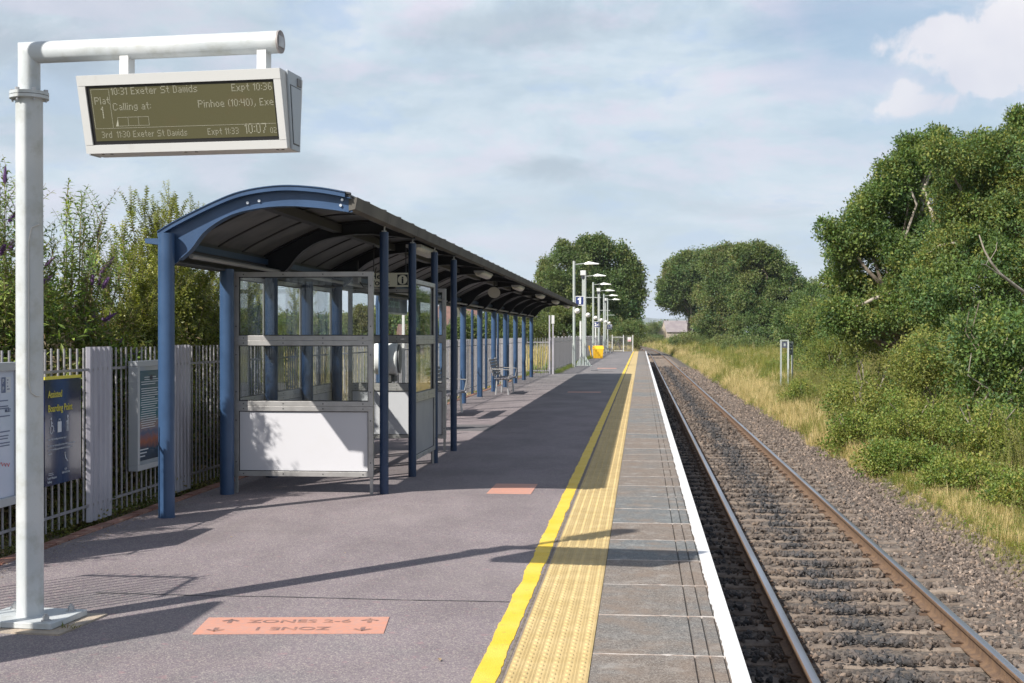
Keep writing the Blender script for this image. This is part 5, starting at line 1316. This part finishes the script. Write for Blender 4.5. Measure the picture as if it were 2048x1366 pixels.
house('brick house with red brown roof seen between the blue posts', 908, 948, 602, 165, R(3), hb)
house('pale rendered house behind the shelter end wall', 868, 893, 595, 150, R(-8), hw)
house('small distant house roof through the shelter glass', 795, 822, 648, 240, R(5), hb)

# ------------------------------------------------------------------ trees
def blob_at(u, v, zc, ru, rv, dep=1.0):
    p = P(u, v, zc); rx = ru * zc / F; return (p.x, p.y, p.z, rx, rx * dep, rv * zc / F)
def base_at(u, zc): p = P(u, 670, zc); return (p.x, p.y, hgt(p.x, p.y))
# left far trees at the platform end
tree('tall round leafy ash tree left of the line behind the lamp posts', base_at(1205, 172), [blob_at(1215, 580, 172, 60, 72), blob_at(1185, 560, 175, 52, 48), blob_at(1235, 640, 168, 36, 40), blob_at(1180, 630, 172, 50, 45)] + [blob_at(u, v, 170, 17, 15) for u, v in ((1150, 515), (1175, 498), (1205, 496), (1235, 505), (1258, 530), (1272, 560), (1275, 590), (1262, 620), (1190, 560), (1220, 590), (1240, 565), (1165, 590))], 3000, [far[0], far[2], oak[0]][:2], .35, (.8, 1.5))
tree('paler tree with thin top behind the canopy end', base_at(1125, 160), [blob_at(1130, 548, 162, 48, 50), blob_at(1105, 590, 160, 36, 45), blob_at(1150, 600, 165, 40, 50)], 1500, far, .3, (.6, 1.2), lump=.28)
tree('bushy olive tree low behind the far fence', base_at(1110, 120), [blob_at(1100, 645, 120, 50, 32), blob_at(1150, 650, 118, 48, 30)], 900, [far[0], far[1]], .15, (.4, .8), name='bushy_tree')
tree('dark hedge tree beside the end gate', base_at(1250, 150), [blob_at(1262, 668, 150, 26, 20), blob_at(1230, 662, 152, 36, 26)], 600, far, .12, (.4, .8), name='bushy_tree')
# middle trees right of the line
def row(u): return 0
tree('leftmost round crown of the dark tree group right of the line', base_at(1385, 255), [blob_at(1372, 575, 255, 46, 60), blob_at(1354, 585, 258, 26, 34), blob_at(1392, 545, 250, 34, 38), blob_at(1410, 648, 255, 30, 24)] + [blob_at(u, v, 252, 15, 14) for u, v in ((1335, 575), (1338, 600), (1345, 548), (1360, 530), (1385, 512), (1410, 512), (1350, 590), (1375, 560), (1395, 590))], 2500, [far[2], far[0]], .4, (1.0, 1.9))
tree('middle crown of the dark tree group right of the line', base_at(1450, 215), [blob_at(1445, 575, 215, 58, 62), blob_at(1470, 545, 212, 42, 42), blob_at(1440, 640, 215, 50, 34)] + [blob_at(u, v, 213, 16, 14) for u, v in ((1425, 522), (1450, 512), (1480, 508), (1500, 505), (1430, 560), (1465, 570), (1445, 610))], 2600, [far[0], far[1], far[2]], .4, (.9, 1.6))
tree('right crown of the dark tree group, behind the trackside boards', base_at(1530, 175), [blob_at(1525, 590, 175, 60, 66), blob_at(1510, 545, 176, 46, 44), blob_at(1565, 610, 172, 44, 52), blob_at(1530, 660, 172, 60, 40)] + [blob_at(u, v, 172, 18, 16) for u, v in ((1490, 512), (1520, 508), (1550, 525), (1575, 548), (1595, 575), (1505, 560), (1540, 580), (1520, 620), (1570, 620), (1490, 600))], 3000, [far[2], far[0]], .4, (.7, 1.3))
tree('low bushy tree filling the gap before the tall oaks', base_at(1610, 110), [blob_at(1612, 645, 110, 48, 48), blob_at(1640, 620, 105, 50, 45)], 1300, [far[0], far[2]], .2, (.35, .75), name='bushy_tree')
# tall oaks, right
def prof(pts, zc, r, k=1.0): return [blob_at(u + rnd.uniform(-6, 6), v + rnd.uniform(-6, 6), zc + rnd.uniform(-1, 1), r * rnd.uniform(.75, 1.2) * k, r * rnd.uniform(.7, 1.1)) for u, v in pts]
tree('tall oak with a ragged left edge above the verge', base_at(1800, 42), [blob_at(1785, 450, 43, 65, 70), blob_at(1750, 540, 42, 70, 70), blob_at(1850, 400, 43, 80, 70), blob_at(1850, 510, 41, 90, 80), blob_at(1800, 620, 41, 90, 60)]
     + prof([(1690, 545), (1683, 490), (1712, 470), (1736, 435), (1755, 400), (1785, 360), (1815, 330), (1840, 325), (1860, 320), (1700, 590), (1730, 620), (1745, 470), (1800, 380), (1830, 450), (1780, 500), (1700, 650)], 41.5, 36)
     + prof([(1668, 520), (1664, 560), (1728, 410), (1770, 338), (1808, 296), (1843, 290), (1880, 280)], 42, 16), 5600, oak, .22, (.7, 1.25), lump=.36, limbs=22)
tree('tallest oak at the right picture edge', base_at(2010, 38), [blob_at(1960, 390, 38, 80, 80), blob_at(2060, 360, 37, 95, 100), blob_at(1940, 490, 37, 80, 80), blob_at(2050, 490, 36, 100, 90), blob_at(1950, 590, 37, 110, 80)]
     + prof([(1895, 330), (1930, 315), (1965, 305), (2000, 310), (2035, 285), (2070, 280), (1900, 400), (1980, 350), (2020, 420), (1920, 450), (2090, 330), (1960, 480), (2010, 540), (1900, 540)], 37.5, 38)
     + prof([(1885, 300), (1912, 285), (1950, 282), (1985, 288), (2030, 250), (2040, 240), (2065, 262)], 38, 17), 6000, [oak[0], oli[0], oak[2]], .24, (.65, 1.2), lump=.36, limbs=22)
# dead limbs hanging out of the oaks
dl = thing('dead_branch', 'long bare pale dead limb hanging out of the right oak', 'branch', tuple(P(2075, 605, 30)))
o_ = P(2075, 605, 30)
def limb(pts, r0, r1, parent, nm='limb'):
    k = len(pts); MB().tube([Vector(p) - o_ for p in pts], [r0 + (r1 - r0) * i / (k - 1) for i in range(k)], 7).obj(nm, pale_bark, parent, 60)
limb([P(2085, 610, 30), P(2048, 585, 29.6), P(2022, 565, 29.3), P(2000, 548, 29.1), P(1982, 525, 29), P(1968, 500, 28.9), P(1958, 470, 29)], .050, .012, dl)
limb([P(2010, 556, 29.2), P(1992, 545, 29.0), P(1972, 530, 28.8), P(1962, 528, 28.6)], .018, .006, dl, 'twig'); limb([P(1980, 520, 29), P(1992, 500, 28.8), P(1994, 484, 28.8)], .012, .004, dl, 'twig')

# shrubs, right bank
shrubs = [
 (1660, 700, 60, 55, 55, 'grey green thorny shrub behind the second trackside board', oli), (1745, 640, 44, 85, 95, 'large tangled shrub under the left oak', oli),
 (1600, 790, 48, 40, 30, 'low leafy shrub at the foot of the trackside boards', bra), (1725, 800, 36, 75, 38, 'broad green shrub in the middle of the bank', oli),
 (1870, 710, 34, 90, 62, 'tall feathery green bush right of the tangled shrub', oli), (1990, 700, 28, 95, 90, 'dark leafy bush with withered twigs at the right edge', oak),
 (1705, 860, 30, 42, 34, 'rounded bush nearest the dry grass', bra), (1840, 835, 28, 100, 42, 'spreading bramble bush in the centre of the bank', bra),
 (1990, 860, 24.5, 105, 52, 'deep green bramble bush at the right edge', bra), (1930, 955, 22.5, 95, 28, 'low bramble sprawling over the lower bank', bra),
 (2070, 1010, 20, 90, 50, 'leafy bramble cut off by the right picture edge', bra), (1800, 915, 25.5, 80, 24, 'low spreading bramble beside the ballast', bra),
 (1640, 640, 70, 60, 60, 'dark bush between the far trees and the left oak', oak), (1935, 600, 36, 110, 80, 'shaded mass of leaves beneath the right oak', oak),
 (1560, 740, 85, 30, 18, 'small round shrub in the verge left of the trackside boards', bra)]
for (u, v, zc, ru, rv, lb, pr_) in shrubs:
    b = blob_at(u, v, zc, ru, rv, 1.1); g0 = hgt(b[0], b[1]); bz = max(g0, b[2] - b[5])
    n = int(min(2600, 330 * (b[3] * b[5]) + 260))
    t = thing('shrub', lb, 'shrub', (b[0], b[1], g0))
    bl = [(0, 0, b[2] - g0, b[3], b[4], b[5])] + [(rnd.uniform(-.6, .6) * b[3], rnd.uniform(-.5, .5) * b[4], b[2] - g0 + rnd.uniform(-.5, .3) * b[5], b[3] * .55, b[4] * .55, b[5] * .6) for _ in range(3)]
    # skirt down to the ground
    bl.append((0, 0, max(.2, (b[2] - b[5] - g0) * .5), b[3] * 1.05, b[4], max(.35, (b[2] - g0) * .6)))
    crown('foliage', bl, n, pr_, t, (.7, 1.3), .36, -.05)
    for j in range(5):
        e = Vector((rnd.uniform(-.7, .7) * b[3], rnd.uniform(-.7, .2) * b[4], (b[2] - g0) + rnd.uniform(-.2, 1.1) * b[5]))
        MB().tube(wander((rnd.uniform(-.2, .2), rnd.uniform(-.2, .2), -.1), e, 6, .08), [.03 * (1 - .75 * i / 5) for i in range(6)], 5, False).obj('stem', pale_bark if j < 2 else bark, t, 60)

def sprig(nm, mat, stem, L, n, ll, lw, opp=True, up=.5, curve=.15):
    mb = MB(); pts = [Vector((0, 0, 0)) + Vector((curve * (t ** 2) * L, 0, t * L)) for t in [i / 5 for i in range(6)]]
    mb.tube(pts, [.004 * (1 - .6 * i / 5) for i in range(6)], 4, False)
    k0 = len(mb.f); mb.cur = 1
    for i in range(n):
        t = .08 + .9 * i / n; p = Vector((curve * t * t * L, 0, t * L)); a = i * (math.pi / 2 if opp else 2.4) + rnd.uniform(-.3, .3)
        for s in ((0, math.pi) if opp else (0,)):
            d = Vector((math.cos(a + s), math.sin(a + s), up + rnd.uniform(-.3, .3))).normalized()
            leaf(mb, p, d, Vector((0, 0, 1)) + rdir() * .3, ll * rnd.uniform(.7, 1.15) * (1.1 - .5 * t), lw)
    return bpy.data.objects.new('proto_' + nm, mb.mesh('proto_' + nm, [stem, mat]))
# grass verge: stuff
def tuft(nm, n, hh, spread, w, mat, lean=.35):
    mb = MB()
    for _ in range(n):
        a = rnd.uniform(0, 6.28); r = rnd.uniform(0, spread); b = Vector((r * math.cos(a), r * math.sin(a), 0)); h_ = hh * rnd.uniform(.5, 1.1)
        d = Vector((math.cos(a), math.sin(a), 0)) * rnd.uniform(.1, lean) * h_; s = Vector((-math.sin(a), math.cos(a), 0)) * w / 2
        m = b + d * .4 + Vector((0, 0, h_ * .6)); t = b + d + Vector((0, 0, h_))
        mb.add([b - s, b + s, m + s * .7, m - s * .7, t], [(0, 1, 2, 3), (3, 2, 4)])
    return proto(nm, mb, mat)
gp = [tuft('green_a', 16, .30, .12, .010, L_grass), tuft('green_b', 14, .45, .14, .010, L_grass), tuft('dry_a', 16, .30, .12, .007, L_dry, .45), tuft('dry_b', 14, .42, .16, .006, L_dry, .5), bra[0], oli[1]]
def verge(xa, xb, ya, yb, dens, size, nm, side=1):
    n = int((xb - xa) * (yb - ya) * dens); pts = []; ix = []; sc = []
    for _ in range(n):
        y = rnd.uniform(ya, yb); x = xa + (xb - xa) * rnd.random() ** 1.15 
        if side > 0:
            edge = 4.38 + .18 * mnoise.noise(Vector((y * .6, 2, 0))) + .12 * mnoise.noise(Vector((y * 2.1, 5, 0)))
            if x < edge: continue
        X = x + track_dx(y); 
        q = mnoise.noise(Vector((x * .55, y * .22, 3))) + .5 * mnoise.noise(Vector((x * 1.6, y * .9, 8)))
        dryb = q + (.36 if x < 6.5 else -.15) + (.15 if 25 < y < 75 else -.1)
        if y < 30: dryb -= .12
        r = rnd.random()
        if dryb > .0: i = rnd.choice((2, 3, 2, 3, 2, 0)) if r < .86 else rnd.choice((4, 5))
        elif dryb > -.15: i = rnd.choice((0, 5, 2, 4, 1))
        else: i = rnd.choice((1, 0, 4, 4, 5))
        if y < 26 and r < .32: i = rnd.choice((4, 4, 0, 5))
        s = size * rnd.uniform(.6, 1.25) * (.75 if i >= 4 else 1)
        if y < 26 and x < 5.6: s *= .6
        pts.append((X, y, hgt(X, y) - .01 + (.08 * s if i >= 4 else 0))); ix.append(i); sc.append(s)
    n = len(pts); rot = np.zeros((n, 3)); rot[:, 2] = nr.uniform(0, 6.28, n); rot[:, :2] = nr.normal(0, .12, (n, 2))
    stuff(scatter(nm, pts, rot, sc, ix, gp))
verge(4.1, 5.6, 14.5, 34, 210, .55, 'verge_grass'); verge(4.6, 11, 14.5, 34, 110, .95, 'verge_grass'); verge(4.1, 13, 32, 70, 48, 1.15, 'verge_grass'); verge(4.1, 16, 70, 150, 12, 1.6, 'verge_grass'); verge(4.2, 24, 150, 420, 1.6, 3.0, 'verge_grass')
herb = [sprig('herb_a', L_olive, M('herb stem', (.2, .19, .09), .8), .95, 34, .075, .014, True, .9, .12), sprig('herb_b', L_grass, M('herb stem', (0, 0, 0)), .85, 30, .09, .010, True, 1.2, -.1), sprig('herb_c', L_bram, M('herb stem', (0, 0, 0)), .7, 24, .06, .03, True, .5, .1)]
pts = []; sc = []; ix = []
for _ in range(17000):
    y = 16 + 46 * rnd.random() ** 1.3; x = 4.8 + 7 * rnd.random(); q = mnoise.noise(Vector((x * .5, y * .3, 12)))
    if x < 5.6 + .8 * mnoise.noise(Vector((y * .4, 1, 1))) and rnd.random() < .7: continue
    pts.append((x, y, hgt(x, y) - .05)); sc.append(rnd.uniform(.45, 1.25) * (.8 + .6 * q) * min(1.0, .45 + .3 * (x - 4.8))); ix.append(0 if q > .05 else rnd.choice((0, 1, 1, 2)))
n = len(pts); rot = np.zeros((n, 3)); rot[:, 2] = nr.uniform(0, 6.28, n); rot[:, :2] = nr.normal(0, .2, (n, 2))
stuff(scatter('bank_herbs', pts, rot, sc, ix, herb))
verge(-8, .0, 129, 330, 3.0, 2.2, 'lineside_grass', -1)
verge(-16, -4.8, 12, 60, 16, 1.3, 'meadow_grass', -1); verge(-50, -5, 60, 200, 1.2, 3.0, 'meadow_grass', -1)

# low scrub where the line bends away
for (u, v, zc, ru, rv, lb) in ((1300, 680, 330, 28, 7, 'low green scrub right of the bending track'), (1390, 680, 235, 50, 14, 'low green scrub under the dark trees'), (1450, 688, 190, 40, 14, 'dark low bush at the foot of the middle trees'),
                               (1305, 660, 420, 14, 14, 'round green tree left of the stone barn'), (1316, 676, 380, 10, 5, 'yellow green bush in front of the stone barn'), (1258, 672, 230, 20, 12, 'hedge end hiding the track left of the bend'), (1500, 700, 165, 60, 16, 'dark bush under the right crown of the tree group')):
    b = blob_at(u, v, zc, ru, rv); g0 = hgt(b[0], b[1]); t = thing('scrub_bush', lb, 'bush', (b[0], b[1], g0))
    crown('foliage', [(0, 0, b[2] - g0, b[3], b[4], b[5]), (0, 0, .6, b[3] * 1.1, b[4], b[5])], 420, [far[0], far[1]], t, (.5, 1.1), .36, -.2)
    MB().tube([(0, 0, -.2), (0, 0, max(.4, b[2] - g0))], [.12, .05], 6).obj('stem', bark, t)

# distant treelines
def treeline(nm, spec, n, scale):
    pts = []
    for (u0, u1, zc, vt, amp) in spec:
        for _ in range(n):
            u = rnd.uniform(u0, u1); D = zc * rnd.uniform(.95, 1.05); top = vt + amp * mnoise.noise(Vector((u * .02, zc * .01, 0))) + amp * .5 * mnoise.noise(Vector((u * .07, 3, 0)))
            v = rnd.uniform(top, 676); p = P(u, v, D); pts.append(tuple(p))
    k = len(pts); stuff(scatter(nm, pts, nr.uniform(0, 6.28, (k, 3)), nr.uniform(scale[0], scale[1], k), nr.integers(0, 3, k), far))
treeline('distant_woodland', [(440, 1080, 260, 642, 14), (380, 1100, 420, 635, 10)], 2600, (1.6, 3.2))
treeline('horizon_woodland', [(1180, 1420, 900, 652, 6)], 900, (3, 6))
treeline('right_woodland', [(1560, 2200, 140, 640, 25)], 2200, (1.0, 2.0))
for (u, vt, zc, r_, lb) in ((722, 618, 150, 24, 'round tree seen through the shelter glass'), (590, 640, 130, 28, 'low tree seen through the left shelter panes'), (985, 632, 140, 26, 'tree beyond the fence between the far blue posts'),
                            (1040, 628, 150, 24, 'dark tree behind the last blue posts'), (850, 640, 120, 26, 'bushy tree behind the shelter side wall'), (930, 640, 110, 22, 'leafy tree in front of the brick house')):
    b = blob_at(u, vt + r_, zc, r_, r_)
    tree(lb, base_at(u, zc), [b, blob_at(u - r_ * .6, vt + r_ * 1.5, zc, r_ * .7, r_ * .7), blob_at(u + r_ * .6, vt + r_ * 1.4, zc, r_ * .7, r_ * .7)], 420, far[:2], .15, (.5, .9), name='tree', limbs=3)

# ------------------------------------------------------------------ near shrubs behind the left fence
twig = M('green twig', (.16, .15, .07), .8, c2=(.24, .18, .10), scale=10)
bud = [sprig('bud_a', L_bud, twig, .40, 9, .095, .022, True, .25), sprig('bud_b', L_bud, twig, .34, 8, .085, .020, True, .1, .3), sprig('bud_c', L_bud, twig, .30, 7, .09, .022, True, .5, -.2), sprig('bud_d', L_dead, twig, .25, 6, .07, .02, True, -.3, .4)]
prv = [sprig('prv_a', L_priv, twig, .36, 17, .056, .027, True, .35, .1), sprig('prv_b', L_priv, twig, .30, 15, .054, .026, True, .3, -.15), sprig('prv_c', L_priv, twig, .42, 19, .058, .028, True, .4, .05)]
bcl = [clump('bud_cl_a', 26, .19, .080, .020, L_bud), clump('bud_cl_b', 26, .19, .070, .019, L_bud), clump('bud_cl_c', 26, .18, .05, .022, L_ivy), clump('bud_cl_d', 20, .18, .05, .016, L_dead)]
pcl = [clump('prv_cl_a', 40, .18, .042, .020, L_priv), clump('prv_cl_b', 30, .20, .045, .02, L_priv), clump('prv_cl_c', 26, .18, .05, .028, L_ivy)]
und = [clump('und_a', 26, .16, .045, .026, L_ivy), clump('und_b', 22, .18, .06, .035, L_ivy), clump('und_c', 22, .16, .06, .02, L_dead)]
def flower():
    mb = MB(); mb.tube([(0, 0, 0), (0, 0, .04)], .003, 4); mb.cur = 1
    mb.tube([(0, 0, .02), (0, 0, .05), (0, 0, .10), (.004, 0, .16), (.008, 0, .19)], [.012, .021, .018, .010, .003], 8)
    for i in range(70):
        t = i / 70; r = .024 * math.sin(math.pi * min(1, .25 + t * .75)) + .003; a = i * 2.4; p = Vector((r * math.cos(a) * .7, r * math.sin(a) * .7, .02 + t * .17))
        leaf(mb, p, (math.cos(a), math.sin(a), .5), (0, 0, 1), .016, .014)
    return bpy.data.objects.new('proto_flower', mb.mesh('proto_flower', [twig, L_pur]))
flw = flower()
def near_shrub(label, name, x, y, h, w, nst, protos, flowers, dens=26, col=None, leanx=.25, fill=900, hmin=.25):
    z0 = hgt(x, y) - .05; t = thing(name, label, 'shrub', (x, y, z0)); pts = []; rot = []; scl = []; idx = []; fp = []; fr_ = []
    sm_ = MB()
    for s in range(nst):
        a = rnd.uniform(0, 6.28); hh = h * rnd.uniform(.45, 1.0) if s > 3 else h * rnd.uniform(.9, 1.02); sp = w * rnd.uniform(.2, 1.0)
        e = Vector((math.cos(a) * sp * leanx * 2.2, math.sin(a) * sp, hh)); b = Vector((math.cos(a) * .15 * w, math.sin(a) * .25 * w, 0))
        c = b.lerp(e, .5) + Vector((-(e.x - b.x) * .25, -(e.y - b.y) * .25, hh * .1)); ln = []
        for i in range(9):
            q = i / 8; ln.append(b * (1 - q) ** 2 + c * 2 * q * (1 - q) + e * q * q)
        sm_.tube(ln, [.016 * (1 - .8 * i / 8) for i in range(9)], 5, False)
        for i in range(dens):
            q = 1 - (1 - hmin) * (((i + rnd.random()) / dens) ** 1.25); p = b * (1 - q) ** 2 + c * 2 * q * (1 - q) + e * q * q
            d = ((e - c) * q + (c - b) * (1 - q)).normalized(); dd = (d + rdir() * (1.7 * (1.12 - q) + .25)).normalized()
            eu = dd.to_track_quat('Z', 'Y').to_euler(); eu2 = (dd.to_track_quat('Z', 'Y') @ Euler((0, 0, rnd.uniform(0, 6.28))).to_quaternion()).to_euler()
            pts.append(tuple(p)); rot.append(tuple(eu2)); scl.append(rnd.uniform(.7, 1.1) * (1.05 - .12 * q)); idx.append(rnd.randrange(len(protos) - (1 if len(protos) == 4 and rnd.random() < .85 else 0)))
        if flowers and rnd.random() < flowers:
            d = (e - c).normalized(); eu = d.to_track_quat('Z', 'Y').to_euler(); fp.append(tuple(e)); fr_.append(tuple(eu))
            for _ in range(2):
                q = rnd.uniform(.7, .95); p = b * (1 - q) ** 2 + c * 2 * q * (1 - q) + e * q * q; dd = (d + rdir() * .8).normalized(); fp.append(tuple(p + dd * .18)); fr_.append(tuple(dd.to_track_quat('Z', 'Y').to_euler()))
    sm_.obj('stems', twig, t, 60)
    stuff(scatter('foliage', pts, rot, scl, idx, protos, t))
    if fp: stuff(scatter('flowers', fp, fr_, [.85] * len(fp), [0] * len(fp), [flw], t))
    if fill:
        crown('undergrowth', [(0, 0, h * .3, w * .7, w * .95, h * .34), (0.1, 0, h * .12, w * .7, w, h * .2)], fill, und, t, (.8, 1.5), .4, 0)
        crown('leaf_mass', [(0, 0, h * .42, w * .7, w * 1.0, h * .27)] + [(rnd.uniform(-.3, .3) * w, rnd.uniform(-.8, .8) * w, h * rnd.uniform(.4, .62), w * .35, w * .45, h * .14) for _ in range(5)], int(fill * 1.3), bcl if 'bud' in name or name == 'hedge_bush' else pcl, t, (.7, 1.3), .38, .1)
    return t
near_shrub('tall buddleia with purple flower spikes at the left picture edge', 'buddleia', -5.55, 10.9, 3.15, .95, 44, bud, .32, 24)
near_shrub('buddleia behind the fence just right of the display post', 'buddleia', -5.65, 12.5, 3.15, .95, 44, bud, .28, 24)
near_shrub('shorter buddleia with few flowers behind the notice board', 'buddleia', -5.75, 9.0, 2.6, .9, 34, bud, .3, 24)
near_shrub('low leafy privet between the buddleia and the blue column', 'privet_shrub', -5.6, 14.1, 2.75, .9, 40, prv, 0, 30)
near_shrub('privet with upright leafy shoots against the sky left of the canopy', 'privet_shrub', -5.7, 15.6, 3.4, .9, 46, prv, 0, 34)
near_shrub('small leaved privet filling the gap behind the first blue column', 'privet_shrub', -5.5, 16.9, 2.7, .8, 44, prv, 0, 30)
near_shrub('low privet seen through the left panes of the shelter', 'privet_shrub', -5.45, 18.3, 2.6, .55, 22, prv, 0, 26, fill=500)
near_shrub('single slender sapling seen through the shelter glass', 'sapling', -5.2, 19.9, 2.35, .25, 4, prv, 0, 30, fill=0)
near_shrub('buddleia outside the left picture edge shading the platform', 'buddleia', -5.75, 7.4, 2.45, .9, 34, bud, .2, 22)
near_shrub('leafy shrub beyond the fence far behind the second bench', 'privet_shrub', -6.2, 33, 1.9, 1.2, 30, prv, 0, 20, fill=500)
near_shrub('yellow green hedge bush behind the barred return panel', 'hedge_bush', -4.2, 55.2, 1.7, .9, 30, bud[:3], 0, 20, fill=900)
# ground weeds under the fence
mbp = []; rr = []; ss = []; ii = []
for _ in range(900):
    y = rnd.uniform(7.5, 20); x = -4.50 - abs(rnd.gauss(0, .22)) - .02; mbp.append((x, y, hgt(x, y) + rnd.uniform(0.0, .16))); rr.append((rnd.gauss(0, .3), rnd.gauss(0, .3), rnd.uniform(0, 6))); ss.append(rnd.uniform(.35, .8)); ii.append(rnd.randrange(3))
stuff(scatter('fence_weeds', mbp, rr, ss, ii, und))
mbp = []; rr = []; ss = []; ii = []
for _ in range(700):
    y = rnd.uniform(50, 110); x = -3.5 + abs(rnd.gauss(0, .12)) if y > 53.5 else -4.4; mbp.append((x, y, .02 + rnd.uniform(0, .15 * rnd.random()))); rr.append((0, 0, rnd.uniform(0, 6))); ss.append(rnd.uniform(.3, .7)); ii.append(rnd.randrange(3))
stuff(scatter('kerb_weeds', mbp, rr, ss, ii, bra))
# small plants
def rosette(label, p, s, n=9):
    t = thing('weed', label, 'plant', tuple(p)); 
    for i in range(n):
        mb = MB(); a = i * 2.4; leaf(mb, (0, 0, 0), (math.cos(a), math.sin(a), .7), (0, 0, 1), s * rnd.uniform(.7, 1.1), s * .32, .1); mb.obj('leaf', L_bram, t)
rosette('pale green broad leaved weed growing in the ballast at the right', (3.86, 13.3, -1.13), .22)
g_ = thing('weed', 'tuft of grass and dead leaves at the corner of the display base plate', 'plant', (-3.03, 6.78, .0))
for i in range(14):
    mb = MB(); a = rnd.uniform(0, 6.28); leaf(mb, (rnd.uniform(-.05, .05), rnd.uniform(-.03, .03), 0.005), (math.cos(a), math.sin(a), rnd.uniform(.3, 1.4)), (0, 0, 1), rnd.uniform(.03, .07), .008); mb.obj('leaf', L_grass if i < 9 else L_dead, g_)

# ------------------------------------------------------------------ haze
hzm = bpy.data.materials.new('haze air'); hzm.use_nodes = True; nt = hzm.node_tree; nt.nodes.clear()
o_h = nt.nodes.new('ShaderNodeOutputMaterial'); pv_ = nt.nodes.new('ShaderNodeVolumePrincipled'); pv_.inputs['Color'].default_value = (0.80, 0.88, 1.0, 1); pv_.inputs['Density'].default_value = 0.00009
nt.links.new(pv_.outputs[0], o_h.inputs['Volume'])
stuff(MB().box(-13500, 13500, -400, 13500, -12, 260).obj('haze', hzm))
